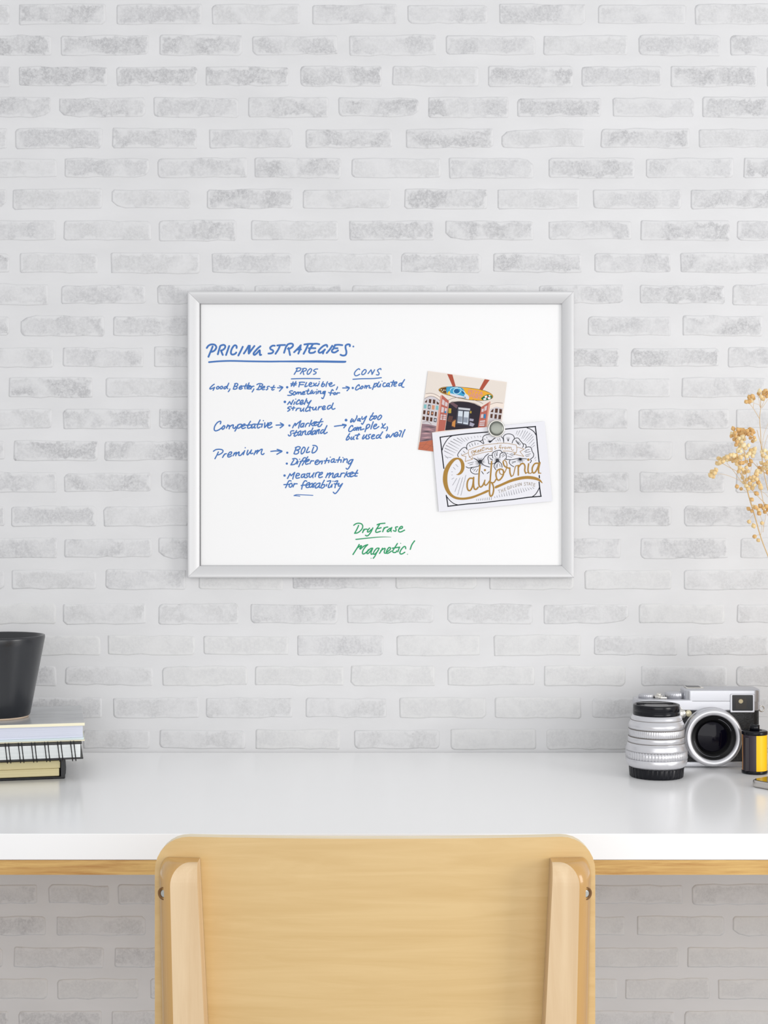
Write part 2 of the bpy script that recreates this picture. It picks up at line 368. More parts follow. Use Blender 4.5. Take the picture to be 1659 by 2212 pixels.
def post(sgn):
    cxm = (xl + xr) / 2; X = lambda u: cxm + sgn * (((CX * 2 - 1285 + 333) * 0) + (u - (333 + 1285) / 2) * k_)   # u is the left post's photo column
    z0 = CAMZ - (1857 - CY) * k_; side, face = M(), M(); L1, L2 = [], []; n = 16
    zs = [z0 - (1 - math.cos(math.pi / 2 * i / 9)) * .016 for i in range(10)] + [z0 - .03, z0 - .06, z0 - .10, z0 - .15, .45, .02 + .0, 0.0]
    for i, z in enumerate(zs):
        t = math.sin(math.pi / 2 * min(i, 9) / 9)                      # rounds the shoulder of the post
        drift = (z0 - z) * .09 if z > zb else (z0 - zb) * .09
        xa, xc, xd = X(338 + 22 * (1 - t)) + sgn * drift * .2, X(372 + 38 * (1 - t)) + sgn * drift * .25, X(429) + sgn * drift * .55
        ya = YC + bend(xa) - .0005 ; yc = YC - .003 - .013 * (.35 + .65 * t)
        L1.append([(xa, ya, z), (xa + (xc - xa) * .12, ya + (yc - ya) * .35, z), (xa + (xc - xa) * .4, ya + (yc - ya) * .75, z), (xa + (xc - xa) * .75, ya + (yc - ya) * .96, z), (xc, yc, z)])
        L2.append([(xc, yc, z), (xd, yc, z), (xd, YC + bend(xd) - .0005, z)])
    for L_, m in ((L1, side), (L2, face)):
        w_ = len(L_[0]); vs = [p for r in L_ for p in r]
        m.add(vs, [(i * w_ + j, i * w_ + j + 1, (i + 1) * w_ + j + 1, (i + 1) * w_ + j) for i in range(len(L_) - 1) for j in range(w_ - 1)], w_ > 3)
    side.add(L1[0] + [L2[0][1], L2[0][2]], [tuple(range(len(L1[0]) + 2))], False)
    back = [(L1[i][0], L2[i][2]) for i in range(len(zs))]; vs = [p for r in back for p in r]
    side.add(vs, [(2 * i, 2 * i + 1, 2 * i + 3, 2 * i + 2) for i in range(len(zs) - 1)], False)
    o = side.obj('back_post', m_post, chair, world=True, fixn=False); f = face.obj('post_face', m_pale, o, world=True, fixn=False, label='pale flat face of the post')
    # countersunk screw on the rounded side
    u, v = (357, 1922); xc_ = X(u) ; yy = YC - .0110; zc = CAMZ - (v - CY) * k_
    nrm = Vector((-sgn * .50, -1, 0)).normalized(); q = nrm.to_track_quat('Z', 'Y').to_matrix()
    def put(m, c): m.v = [tuple(q @ Vector(p) + Vector(c)) for p in m.v]; return m
    c = Vector((xc_, yy, zc))
    put(M().lathe([(.0046, -.006), (.0048, .0004), (.0040, .0006), (.0037, -.0006)], n=24), c).obj('screw_hole', m_hole, o, world=True)
    s_ = put(M().lathe([(.0031, -.003), (.0031, .0006), (.0022, .0011)], n=20), c + Vector((sgn * .0006, 0, 0))).obj('screw', m_steel, o, world=True)
    return o
post(1); post(-1)
# front legs, seat and rails keep the chair standing (below the frame)
seat_out = rrect(xl - .01, xr + .01, YC + .045, YC + .40, .05, 6)
M().prism(seat_out, .436, .452).obj('seat', m_birch, chair, world=True, bevel=.003)
for x in (xl + .01, xr - .04):
    M().box(x, x + .03, YC + .34, YC + .37, 0, .436).obj('leg', m_post, chair, world=True, bevel=.003)
    M().box(x + .005, x + .025, YC - .0, YC + .35, .40, .4355).obj('seat_rail', m_post, chair, world=True)
# ---------------------------------------------------------------- whiteboard
m_alu = mat('satin_aluminium', (210, 210, 211), .42, .25, .4)
m_board = mat('dry_erase_steel', (239, 239, 239), .4, 0, .2)
m_shade = mat('grey_shade_line', (118, 118, 120), .6); m_shade2 = mat('light_shade_line', (176, 176, 178), .6)  # greys for the painted shadow along the frame's inner edge
m_blue = mat('blue_marker_ink', (62, 112, 180), .5, 0, .3); m_green = mat('green_marker_ink', (28, 150, 96), .5, 0, .3)
YB = -.0085; YF = -.0165
wb = thing('whiteboard', 'framed whiteboard with blue handwritten pricing notes hung on the brick wall', 'whiteboard', px(822, 938, 0))
kx = (YF - CAMY) / F
X0, X1, Z1, Z0 = (405 - CX) * kx, (1240 - CX) * kx, CAMZ - (629 - CY) * kx, CAMZ - (1248 - CY) * kx; WD = 25.2 * kx
M().box(X0 + .006, X1 - .006, YB, -.0016, Z0 + .006, Z1 - .006).obj('writing_panel', m_board, wb, world=True, label='glossy white writing panel')
prof = [(0, -.0016), (0, -.0160), (.01, -.0168), (.05, -.0170), (.25, -.0165), (.5, -.0155), (.75, -.0140), (.95, -.0122), (1, -.0116), (1, YB + .0004)]
for (a, b) in (((0, 0), (1, 0)), ((1, 0), (1, 1)), ((1, 1), (0, 1)), ((0, 1), (0, 0))):
    m = M(); g = .00009
    def corner(c, t):
        x = X0 + t * WD if c[0] == 0 else X1 - t * WD; z = Z0 + t * WD if c[1] == 0 else Z1 - t * WD; return x, z
    vs = []
    for t, y in prof:
        for c in (a, b):
            x, z = corner(c, t)
            d = (b[0] - a[0], b[1] - a[1]); s = g if c == a else -g
            vs.append((x + d[0] * s, y, z + d[1] * s))
    n = len(prof)
    m.add(vs, [(2 * i, 2 * i + 1, 2 * i + 3, 2 * i + 2) for i in range(n - 1)], True)
    m.add([vs[2 * i] for i in range(n)], [tuple(range(n))], False); m.add([vs[2 * i + 1] for i in range(n)], [tuple(range(n - 1, -1, -1))], False)
    m.obj('frame_rail', m_alu, wb, world=True, fixn=True)
xi0, xi1, zi0, zi1 = X0 + WD, X1 - WD, Z0 + WD, Z1 - WD
M().box(xi0 - .0002, xi0 + .0010, YB - .0022, YB, zi0, zi1).obj('shade_line', m_shade, wb, world=True)  # added thin strips, coloured as the shade beside left, top and bottom rails
M().box(xi0 + .001, xi1, YB - .0016, YB, zi1 - .0007, zi1 + .0002).obj('shade_line', m_shade2, wb, world=True)
M().box(xi0 + .001, xi1, YB - .0016, YB, zi0 - .0002, zi0 + .0006).obj('shade_line', m_shade2, wb, world=True)
TEXT = [
 ('PRICING STRATEGIES', 3.9, 'A', """62,200 90,160 130,135 180,128 225,140 250,175 245,210 215,250 175,272 140,275;178,170 160,220 130,290 95,375
;325,180 302,250 282,325;322,175 345,150 400,138 430,165 415,210 370,245 345,250 360,290 380,338;508,160 480,240 445,340
;655,200 655,165 625,145 590,170 555,230 542,290 555,325 590,330 630,312 648,290;778,175 740,255 690,350;895,155 850,235 800,310;893,158 905,200 895,250 897,310
;920,155 915,210 900,308;900,308 950,240 1010,160;1130,165 1080,205 1020,270 992,312 1010,338 1050,312 1090,270 1115,245 1118,290 1120,338 1145,335
;1415,155 1370,155 1325,190 1335,225 1375,245 1385,275 1350,305 1290,310;1465,150 1530,143 1620,140;1515,165 1480,240 1430,315"""),
 ('', 3.9, 'B', """165,175 150,220 125,295;175,165 200,130 250,112 295,120 303,155 275,190 235,212 200,215;215,200 232,280 245,340
;460,145 400,210 325,285;455,150 445,220 410,312;390,232 430,228 462,230;530,130 620,118 700,118;605,130 570,210 515,315
;700,120 770,115 825,125;700,125 660,190 625,255 632,292 665,300 720,290 745,270;620,205 690,203 750,205
;985,175 980,145 950,140 900,165 840,220 812,265 830,295 880,280 940,230;940,230 915,265 900,310;1085,155 1040,225 975,300
;1140,140 1210,136 1285,143;1150,145 1112,182 1145,205 1190,205;1115,212 1080,245 1085,280 1130,290 1180,265 1200,248
;1435,165 1435,135 1395,128 1355,150 1350,200 1365,260 1365,310 1340,345 1290,350 1250,335;1505,170"""),
 ('title underline', 3.6, 'A', "105,482 300,465 550,457 900,465 1300,470 1500,468"),
 ('', 2.3, 'B', "20,463 400,460 800,457 1150,463 1355,466;20,473 400,475 800,479 1150,484 1320,485 1352,476;20,468 250,468"),
 ('good better best', 2.5, 'A', """210,922 170,950 125,1000 132,1018 170,1005 215,985;218,982 205,1010 188,1042;285,965 258,985 258,1012 285,1015 305,990 300,968 280,965
;365,960 335,975 325,1000 345,1015 370,1000 378,975 362,960;455,965 420,975 400,1005 420,1015 450,990 480,940 500,900;485,935 465,985 478,1010;522,1015 510,1045 490,1070
;630,915 605,970 590,1020;618,912 660,905 680,925 665,955 625,965;625,965 660,975 665,1000 630,1020 590,1018;705,995 745,985 765,960 740,955 710,985 710,1015 740,1020 770,1000
;850,915 820,980 825,1015;905,895 865,975 865,1015;785,960 850,955 920,945;880,990 925,975 935,955 905,960 885,1000 900,1018 930,1005
;960,965 945,1000 940,1018;950,990 975,965 1000,960;1000,1015 985,1045 965,1075;1060,930 1100,910 1150,912 1175,930 1160,955 1120,970;1120,935 1095,990 1070,1025
;1120,970 1150,985 1140,1015 1100,1030 1055,1025;1165,1000 1205,990 1215,965 1185,970 1160,1005 1175,1030 1210,1025;1310,965 1280,965 1265,985 1275,1010 1260,1030 1242,1030
;1400,945 1375,990 1355,1025 1375,1038 1400,1025;1335,985 1420,985;1470,992 1520,992 1575,985;1510,955 1550,970 1575,985 1545,1020 1508,1060"""),
 ('bullets', 5.2, 'B', "188,982"), ('', 5.6, 'C', "182,570"), ('', 5.0, 'D', "280,602"), ('', 6.0, 'D', "130,1322"), ('', 4.8, 'E', "1615,270;1572,810;1563,1027"), ('', 5.2, 'G', "122,392"),
 ('pros', 2.4, 'B', """390,610 365,665 328,725;365,610 400,597 450,600 460,625 430,655 380,665;510,620 480,670 450,715;490,615 540,605 572,620 555,650 510,665 500,665;505,665 510,700 518,730
;640,615 600,655 585,705 600,725 640,700 675,640 665,615 640,612;795,618 750,622 715,650 735,670 765,685 750,712 710,725;272,815 500,808 842,810"""),
 ('cons', 2.4, 'D', """435,190 420,172 380,190 330,245 318,295 345,328 390,320 435,295;540,195 495,240 482,290 505,305 550,280 580,230 570,195 540,190;690,195 655,240 622,280;690,195 705,240 712,298
;712,298 745,240 770,195;912,190 905,168 865,180 835,210 850,240 870,275 855,310 810,305;285,408 480,395 750,390 920,372"""),
 ('complicated', 2.5, 'D', """55,602 130,602 200,600;130,568 175,580 203,600 180,635 150,665;425,560 425,530 390,545 350,600 345,640 375,645 430,610 455,590
;490,565 455,590 450,615 475,620 510,590 510,565 485,560;560,545 545,605;550,580 590,552 600,562 582,610;590,580 640,545 655,560 648,600 690,600
;770,500 745,570 722,635;755,540 790,505 820,500 820,535 780,575 740,580;870,468 835,530 840,575 875,570 905,515;905,515 890,575;937,452
;1010,490 975,495 955,545 975,572 1015,565 1050,540;1095,495 1050,510 1035,555 1060,565 1095,535 1100,500;1100,500 1085,560 1110,570;1195,435 1165,520 1150,565;1130,475 1250,470
;1195,530 1245,510 1270,475 1240,470 1205,510 1210,560 1250,555;1385,490 1330,505 1310,545 1340,550 1380,510 1440,415;1400,480 1375,545 1390,580 1425,585"""),
 ('way too complex', 2.6, 'D', """265,1290 235,1340 235,1370 270,1345 295,1310 290,1345 310,1360 350,1300 370,1260 375,1225;430,1285 395,1305 390,1335 420,1330 450,1295;450,1290 435,1340 455,1345
;490,1245 485,1290 510,1300 580,1240;590,1235 545,1330 510,1400 490,1415 475,1395;740,1160 695,1240 658,1300 670,1325 700,1315 740,1280;680,1235 740,1235 790,1230
;790,1228 760,1260 750,1290 775,1295 812,1260 812,1228 790,1228;890,1215 850,1255 840,1300 865,1312 905,1280 928,1235 905,1210 885,1218
;280,1470 275,1445 240,1455 200,1510 190,1560 215,1580 260,1560 300,1520;340,1490 305,1510 300,1545 330,1545 350,1515 345,1490
;380,1480 365,1550;375,1520 410,1485 415,1500 405,1550;410,1520 450,1480 465,1490 450,1540 490,1532 530,1520;600,1430 580,1500 555,1580;580,1470 620,1420 660,1430 650,1475 600,1510 585,1520
;740,1360 710,1440 685,1520;745,1470 800,1450 815,1415 780,1420 745,1470 760,1515 810,1505 865,1465;940,1400 955,1450 970,1500 1015,1495;1010,1405 970,1450 920,1500;1050,1470 1060,1500 1035,1560
;210,1625 160,1700 135,1755 150,1770 195,1740 205,1705 180,1690 150,1715;255,1700 235,1740 255,1755 290,1720 308,1690;308,1690 290,1740 312,1755;420,1625 380,1700 365,1740 395,1740;335,1665 435,1645
;535,1655 500,1720 510,1745 560,1700 600,1650;600,1650 575,1710 585,1745;680,1640 640,1655 635,1690 655,1710 630,1740 600,1740;700,1700 755,1680 765,1650 730,1655 700,1700 715,1740 770,1730
;870,1650 820,1670 805,1720 840,1725 900,1660 950,1585;905,1660 880,1710 915,1730;1060,1640 1030,1690 1030,1720 1070,1690 1095,1650 1095,1690 1120,1705 1160,1660 1190,1620
;1200,1670 1265,1650 1290,1610 1260,1595 1210,1640 1210,1685 1260,1690 1310,1650;1330,1562 1372,1570 1350,1630 1330,1690;1450,1535 1410,1620 1385,1700"""),
 ('', 2.6, 'F', "1130,285 1240,270 1360,260;1290,245 1330,250 1362,262 1340,285 1315,315"),
 ('flexible, something for', 2.5, 'C', """395,60 345,170;465,50 410,175;335,105 480,95;345,140 470,135;570,70 555,120 540,185;550,70 620,65 690,70;560,125 600,128 660,128;740,75 710,130 695,180 730,175 760,160
;800,130 850,120 870,90 840,75 805,110 800,155 840,175 880,165;920,90 945,140 960,160 1000,150;990,90 950,130 910,160;1060,95 1020,165;1065,55
;1165,55 1130,120 1120,165 1150,180 1195,150 1200,120 1165,110 1130,140;1275,55 1250,110 1235,180;1300,100 1330,130 1380,110 1385,80 1350,85 1320,120 1330,165 1380,170 1455,135;1530,185 1520,220 1500,260
;380,290 330,290 300,320 330,345 375,360 350,395 300,405 255,402;430,310 400,340 395,385 430,390 460,350 450,315 425,310;500,320 485,370;495,345 530,320 545,330 530,370;540,345 580,320 595,335 590,375 620,375
;625,350 680,335 690,310 655,310 630,350 645,380 700,370;790,245 765,300 755,360 790,370 830,345;720,290 800,290;880,270 850,310 835,355 860,355 895,310;905,300 890,350 925,350 960,310
;1000,300 985,370;1005,255;1045,290 1025,355;1035,325 1080,295 1100,300 1090,350 1120,355;1210,300 1165,310 1150,350 1180,360 1215,320;1190,310 1175,340;1220,300 1195,400 1165,475 1140,485 1125,465
;1420,280 1395,255 1370,300 1355,350 1345,400;1305,330 1350,345 1420,345;1470,330 1440,345 1435,380 1470,380 1485,350 1470,330;1525,335 1510,380;1515,355 1550,340 1585,340"""),
 ('nicely structured', 2.6, 'C', """252,635 305,562;305,562 325,600 345,640;345,640 375,570 400,525;440,570 410,635;460,500;555,540 550,515 510,545 470,605 485,630 530,615
;570,610 630,580 650,535 615,530 570,590 575,630 620,630 660,600;740,490 705,570 680,635;750,540 755,590 790,595 855,535;855,535 800,620 765,700
;345,695 290,700 255,735 300,750 310,775 255,810;410,695 395,740 385,780;350,735 440,725;495,735 465,795;475,770 510,740 555,730;590,735 580,790 600,810 650,760 670,730;670,730 655,770 665,810
;770,700 730,740 710,790 730,812 790,790;830,690 820,750 825,805;790,705 880,720;905,710 895,760 930,775 970,730 985,700;985,700 975,750 985,780;1060,690 1040,735 1030,775;1045,735 1080,700 1120,690
;1140,740 1200,720 1210,680 1175,680 1140,730 1160,770 1220,755;1350,660 1300,670 1270,720 1280,755 1330,740 1385,680 1420,600;1390,670 1385,730 1410,760 1465,740"""),
 ('competative', 2.7, 'E', """240,235 250,195 230,185 180,210 130,280 118,350 145,375 200,360 260,320 300,280;310,270 275,310 280,345 310,330 330,290 310,270;390,255 360,320;370,295 410,270 425,280 415,335
;420,300 465,265 500,260 490,310 520,325 550,290;600,250 570,310 530,380;580,270 620,245 665,250 650,290 610,320 585,320;665,290 720,270 730,240 695,250 665,290 680,330 740,310
;840,185 790,270 785,320 830,315 870,290;750,265 870,255;935,240 880,250 855,300 870,320 910,295 935,245;935,245 915,310 940,315;1030,160 995,230 975,290 990,320 1030,300;960,245 1080,240;1075,245 1060,300;1097,172
;1125,215 1120,310;1120,310 1165,260 1190,215;1190,270 1240,250 1260,215 1225,215 1185,260 1185,305 1220,318 1270,295;1350,262 1420,258 1495,258;1435,218 1465,235 1498,258 1465,290 1430,315"""),
 ('premium', 2.6, 'E', """102,782 150,750 220,742 280,755 292,785 265,820 210,850 180,852;200,795 170,860 132,930;330,840 305,870 283,905;300,870 330,835 360,830;400,860 450,840 465,800 430,800 390,850 390,890 420,895 465,870
;520,815 495,870;510,845 550,805 560,815 545,870;550,845 610,795 612,820 605,860 640,865 665,840 700,800;725,770 695,850;735,712;790,760 770,820 780,855 830,800 860,755;860,755 840,810 850,830 890,820
;945,770 910,850;930,810 985,760 988,780 965,830;970,810 1040,750 1075,745 1055,800 1060,840 1090,845 1110,825;1245,785 1340,775 1465,780;1370,745 1420,760 1468,782 1420,810 1365,842"""),
 ('market standard', 2.6, 'F', """345,225 320,265 295,315;345,225 362,245 350,272;350,272 400,220 460,175;460,175 430,250 415,320;515,225 470,240 455,290 475,300 515,260 525,225;525,225 505,300;570,235 545,295;555,265 590,225 620,225
;675,165 650,230 625,285;735,195 680,235 660,240;665,240 695,275 735,260;720,240 765,220 775,195 740,205 725,250 745,270 790,250;875,135 830,215 800,275 815,292 850,280 880,240;770,210 900,190
;320,375 280,375 255,400 265,440 250,470 225,475 210,455;375,370 340,430 325,470 345,482 375,460;300,425 390,405;455,375 415,400 400,455 425,460 465,400;465,385 450,455 470,465;500,385 485,455;490,425 540,375 555,385 545,440 570,450
;650,375 605,400 595,445 625,440 670,380 700,315;670,390 660,440 690,450;745,370 700,390 690,440 715,440 750,400;755,370 740,430 760,440;785,360 770,425;775,400 810,355 830,350 820,380 815,430
;905,350 870,370 850,415 870,425 910,390 950,330 980,270;950,340 920,400 930,435 985,405"""),
 ('bold', 2.6, 'F', """365,715 345,770 322,830;350,712 400,690 445,700 435,735 370,760;370,760 415,775 410,815 365,838 322,830;510,705 475,755 465,815 480,835 520,800 545,740 535,705 510,700;615,700 585,760 570,805 600,805 635,790
;715,700 695,750 680,805;700,665 750,670 785,700 780,750 740,800 690,818"""),
 ('differentiating', 2.6, 'G', """265,95 310,85 350,110 340,150 300,190 235,200;290,110 265,150 235,200;365,140 345,185;392,100;500,75 470,75 430,130 400,180 375,235;400,140 460,130;540,55 500,110 465,160 440,205;470,135 530,125
;505,150 550,130 565,105 530,110 500,150 505,190 550,180;600,125 575,180;585,155 610,130 645,130;680,160 720,140 725,115 695,120 670,155 675,190 715,190;755,130 735,180;745,160 790,130 800,140 785,185
;885,80 865,130 845,175;830,130 925,120;925,120 910,160;942,62;1010,90 970,105 955,145 980,155 1015,115;1015,100 1005,150 1040,150;1110,60 1090,110 1075,155;1045,115 1140,110;1140,110 1130,155;1168,70
;1190,90 1170,155;1180,125 1225,95 1245,105 1240,160;1345,105 1300,115 1265,160 1275,185 1310,165 1345,110;1350,105 1310,190 1270,260 1245,278 1225,262"""),
 ('measure market for feasability', 2.6, 'G', """220,360 175,445;220,360 240,395;240,395 305,335;305,335 285,390 268,455;330,400 380,385 385,360 350,355 325,400 335,440 390,430;480,365 435,375 420,420 445,425 480,390;490,365 475,420 495,430
;560,355 525,360 520,390 535,410 515,430 490,430;575,350 560,400 580,425 620,390 650,345;650,345 628,395 632,430;685,345 670,415;675,375 710,335 745,335;740,390 790,365 800,335 765,345 735,390 745,430 800,415
;895,350 860,430;875,395 935,345 940,360 915,430;925,395 980,350 995,360 980,420 1020,430;1080,355 1035,375 1015,415 1045,415 1080,375;1085,360 1075,410 1110,410;1140,350 1120,415;1125,380 1160,350 1195,350
;1240,325 1215,375 1195,420;1285,345 1230,375;1230,375 1260,410 1310,400;1290,375 1345,355 1345,330 1310,340 1290,380 1310,415 1360,395;1430,295 1395,360 1380,400 1420,400;1340,350 1435,350
;240,490 205,485 180,520 160,570 140,610;110,555 200,550;250,530 215,545 205,590 235,600 260,565 245,530;295,535 275,595;285,565 310,540 348,540;520,495 490,485 460,520 440,580 428,635;420,570 500,560
;510,570 560,550 570,520 530,530 505,575 520,608 565,600;620,530 580,550 565,590 595,600 630,555;625,545 620,595;680,525 645,540 650,575 640,600 620,600;750,525 695,550 670,605 700,612 745,570;760,530 740,600 765,608
;835,475 800,540 775,600 795,618 835,590 840,555 800,560;880,550 870,580;888,495;895,495 940,485 950,495 920,550 905,605 940,600 970,560;975,550 965,600;990,495;1020,500 1070,485 1070,505 1035,560 1025,610;1010,540 1100,545
;1095,530 1085,575 1110,580 1160,535;1160,535 1110,620 1060,690 1025,715 995,690"""),
 ('flourish', 1.8, 'G', "290,752 340,735 450,738 630,747;290,752 340,755 395,762"),
]
GREEN = [(2.6, 'H', """148,255 200,220 260,210 320,225 348,270 335,330 290,385 230,425 165,435;255,260 225,330 168,435;375,345 345,420;355,390 400,345 445,345;500,320 460,370 455,405 490,400 540,350
;575,315 530,410 480,475 440,495 410,480;670,245 740,220 845,210;735,220 690,290 645,365 640,405 670,415 745,390;660,330 710,325 760,310;830,310 815,350 795,400;810,350 860,305 910,295
;985,320 950,330 895,380 910,400 950,380 1000,305;1000,305 980,360 985,400;1130,290 1085,300 1090,335 1095,365 1080,390 1035,375;1160,340 1230,320 1235,285 1195,290 1155,350 1155,395 1200,405 1285,365
;270,685 220,770 130,910;225,765 300,715 325,720;325,720 285,770 292,790;295,790 380,720 460,690;460,690 400,750 350,830 345,890 380,895 440,850 480,800
;570,770 520,780 450,850 445,890 480,880 540,810 570,780;570,780 535,860 540,905 570,895;715,770 660,775 600,850 590,900 620,900 680,840 715,775;700,800 650,890 620,950 585,995
;790,770 760,830 725,885;750,830 820,780 850,780 830,850 840,880 870,880;885,860 960,800 965,760 930,760 885,830 880,880 920,880 990,835;1125,665 1070,750 1020,830 1035,865 1090,860 1110,830;1010,770 1110,755 1175,745
;1175,745 1155,790 1135,850;1310,780 1305,740 1270,735 1210,800 1180,870 1200,900 1245,890 1290,860;1510,605 1450,690 1412,795"""), (1.9, 'H', "1198,662;1350,905;535,995")]
for nm, wd, fr, s in TEXT:
    if wd > 4.7:
        for st in parse(fr, s): ink(M(), [st], wd, YB - .00012).obj('bullet_dot', m_blue, wb, world=True, fixn=False)
groups = []
for name, wd, fr, s in TEXT:
    if name: groups.append((name, M()))
    ink(groups[-1][1], parse(fr, s), wd, YB - .00012)
for name, m in groups:
    if name == 'bullets': continue
    m.obj('marker_writing', m_blue, wb, world=True, label='blue marker writing: ' + name if ' ' in name or len(name) > 3 else 'blue marker ' + name, fixn=False)
m = M()
for wd, fr, s in GREEN: ink(m, parse(fr, s), wd, YB - .00012)
ink(m, parse('H', "195,572 400,550 650,525 850,517 985,522"), 2.4, YB - .00012, taper=lambda t: 1 - .75 * t * t)
m.obj('marker_writing', m_green, wb, world=True, label='green marker writing: Dry Erase Magnetic!', fixn=False)
# ---------------------------------------------------------------- photo print and postcard held by the magnet
def card(name, label, cat, corners, y0, y1, m_, fr=None):
    c = px(sum(p[0] for p in corners) / 4, sum(p[1] for p in corners) / 4, y0)
    t = thing(name, label, cat, c)
    P = [px(u, v, y1) for u, v in corners]; Q = [(p[0], y0, p[2]) for p in P]
    M().add(P + Q, [(0, 1, 2, 3), (7, 6, 5, 4), (0, 4, 5, 1), (1, 5, 6, 2), (2, 6, 7, 3), (3, 7, 4, 0)], False).obj('card', m_, t, world=True)
    return t
YP = YB - .0011; YK = YP - .0012
kf = lambda s: [p for p in parse('K', s)][0]
m_print = mat('glossy_photo_paper', (226, 212, 200), .25)
pp = card('photo_print', 'colour photo print of a doorway under a surfboard sign, behind the postcard on the whiteboard', 'photograph', kf('235,50 1580,240 1407,1580 62,1390'), YB - .0004, YP, m_print)
def flat(name, rgb, polys, layer, smooth=False, parent=None, y=None, label=None, rough=.3):
    mm = mat('print_' + name, tuple(c * .95 for c in rgb), .5, 0, .15)
    for s in polys:
        m = M(); pts = kf(s) if isinstance(s, str) else s
        if smooth: pts = catmull(pts, 4, True)
        fill(m, pts, y if y is not None else YP - .00004, layer)
        m.obj(name, mm, parent or pp, world=True, fixn=False, label=label)
flat('printed_wall', (236, 226, 216), ["240,60 1575,250 1530,600 1300,580 1130,640 1000,590 800,560 590,590 470,450 190,440"], 1)
flat('printed_shopfront', (214, 208, 212), ["175,520 250,480 340,490 440,560 380,990 130,945", "1300,700 1400,660 1510,690 1480,900 1260,930"], 2)
flat('printed_beam', (178, 84, 62), ["560,100 650,112 705,310 655,318", "1200,190 1285,203 1165,375 1110,360"], 3)
flat('printed_interior', (44, 38, 48), ["590,605 640,575 750,568 900,580 1030,610 1140,665 1105,1010 940,1030 525,1065"], 3)
flat('printed_ceiling_glow', (112, 84, 92), ["600,600 650,580 745,640 720,690"], 4)
flat('printed_fridge', (70, 72, 84), ["742,662 960,685 932,985 708,955"], 4)
flat('printed_fridge_door', (214, 222, 232), ["752,730 828,735 818,945 735,935", "850,738 935,742 915,965 832,952"], 5)
flat('printed_lit_sign', (206, 208, 214), ["752,672 952,692 948,724 752,706"], 5)
flat('printed_bottles', (150, 158, 172), ["745,820 820,828 812,925 738,915", "845,838 918,846 905,935 838,925"], 6)
flat('printed_shelf', (96, 64, 58), ["590,815 660,825 640,930 560,905", "640,890 705,870 690,1020 632,1000"], 4)
flat('printed_orange_chair', (206, 140, 74), ["650,920 705,885 695,1010 640,985"], 5)
flat('printed_display', (170, 168, 186), ["945,860 1015,872 1005,910 940,900", "950,920 1030,955 1000,1000 940,985"], 5)
flat('printed_poster', (190, 160, 62), ["585,685 632,690 628,770 580,770", "952,730 978,738 972,776 948,770"], 5)
flat('printed_door', (188, 104, 90), ["470,455 590,560 520,1068 365,1085", "1140,665 1290,570 1300,580 1235,1005 1085,1015"], 5)
flat('printed_door_edge', (224, 160, 142), ["445,470 475,458 400,1082 368,1085", "1270,590 1297,572 1238,1000 1212,1008"], 6)
flat('printed_pane', (218, 202, 204), ["480,530 520,560 510,640 468,620", "530,570 572,600 562,660 520,645", "465,660 510,675 498,760 455,755", "525,680 560,690 548,770 512,765",
     "450,790 545,800 535,890 440,880", "1150,700 1185,690 1180,745 1145,750", "1200,660 1245,640 1230,720 1190,735", "1140,790 1180,785 1172,850 1132,850", "1120,900 1210,890 1195,990 1105,985"], 7)
flat('printed_glazing_bar', (188, 104, 90), ["440,815 545,822 545,832 440,826", "440,845 543,852 543,862 440,855", "1110,925 1208,915 1207,928 1108,938", "1108,955 1204,946 1203,958 1107,966", "485,790 497,790 487,890 475,890"], 8)
flat('printed_blue_notice', (50, 130, 180), ["1185,785 1222,785 1215,860 1182,860", "515,735 545,735 542,770 512,770"], 8)
flat('printed_picture', (90, 58, 46), ["180,580 218,535 215,590 180,588", "250,530 293,532 285,600 247,595", "318,535 360,542 355,610 316,605", "380,565 422,600 415,625 382,615",
     "155,720 195,722 185,790 148,785", "222,728 262,732 255,805 215,800", "287,737 330,742 322,812 283,808", "355,745 385,750 378,825 345,818", "145,820 185,830 178,890 135,880", "207,828 248,835 240,905 200,898",
     "270,840 312,845 305,915 265,908", "1305,740 1340,700 1352,700 1345,755 1305,750", "1380,690 1428,692 1420,765 1375,762", "1452,695 1498,705 1492,775 1448,770", "1300,785 1340,782 1330,855 1296,850", "1372,790 1412,792 1404,865 1365,862", "1440,798 1485,800 1475,875 1432,872"], 7)
flat('printed_small_poster', (132, 192, 196), ["165,620 210,622 205,690 160,688", "370,640 412,645 408,718 365,712"], 7)
flat('printed_warm_poster', (214, 150, 116), ["300,632 348,638 342,712 298,705", "232,745 252,747 248,780 228,778", "298,755 320,757 315,790 294,788"], 8)
flat('printed_dark_poster', (60, 60, 66), ["235,622 278,626 272,702 230,698", "335,850 382,856 376,925 330,918"], 7)
flat('printed_poster_paper', (196, 200, 208), ["245,640 268,642 262,690 240,688", "345,865 372,868 367,910 342,906"], 8)
flat('printed_brick', (150, 122, 130), ["130,950 250,962 375,990 362,1088 300,1100 312,1230 90,1265"], 7)
flat('printed_brick_streak', (196, 156, 160), ["120,1040 250,1030 340,1070 240,1060", "110,1120 200,1100 290,1120 190,1130", "105,1190 230,1170 300,1180 200,1200"], 8)
flat('printed_brick_shadow', (88, 76, 84), ["135,985 300,1000 372,1020 280,1015", "120,1080 230,1075 300,1095 200,1095", "100,1240 210,1215 310,1215 200,1240"], 8)
flat('printed_tiles', (196, 112, 84), ["88,1265 312,1230 325,1425 66,1392"], 8)
m = M(); ink(m, parse('K', "75,1320 200,1300 322,1345;85,1345 210,1390;240,1240 130,1370;310,1290 200,1405"), .5, YP - .00015, smooth=False); m.obj('printed_grout', mat('print_grout', (140, 72, 54), .4), pp, world=True, fixn=False)
BOARD = "420,375 450,345 520,328 650,320 800,330 1000,350 1180,385 1290,430 1338,480 1305,525 1180,550 1000,545 800,518 620,470 480,425"
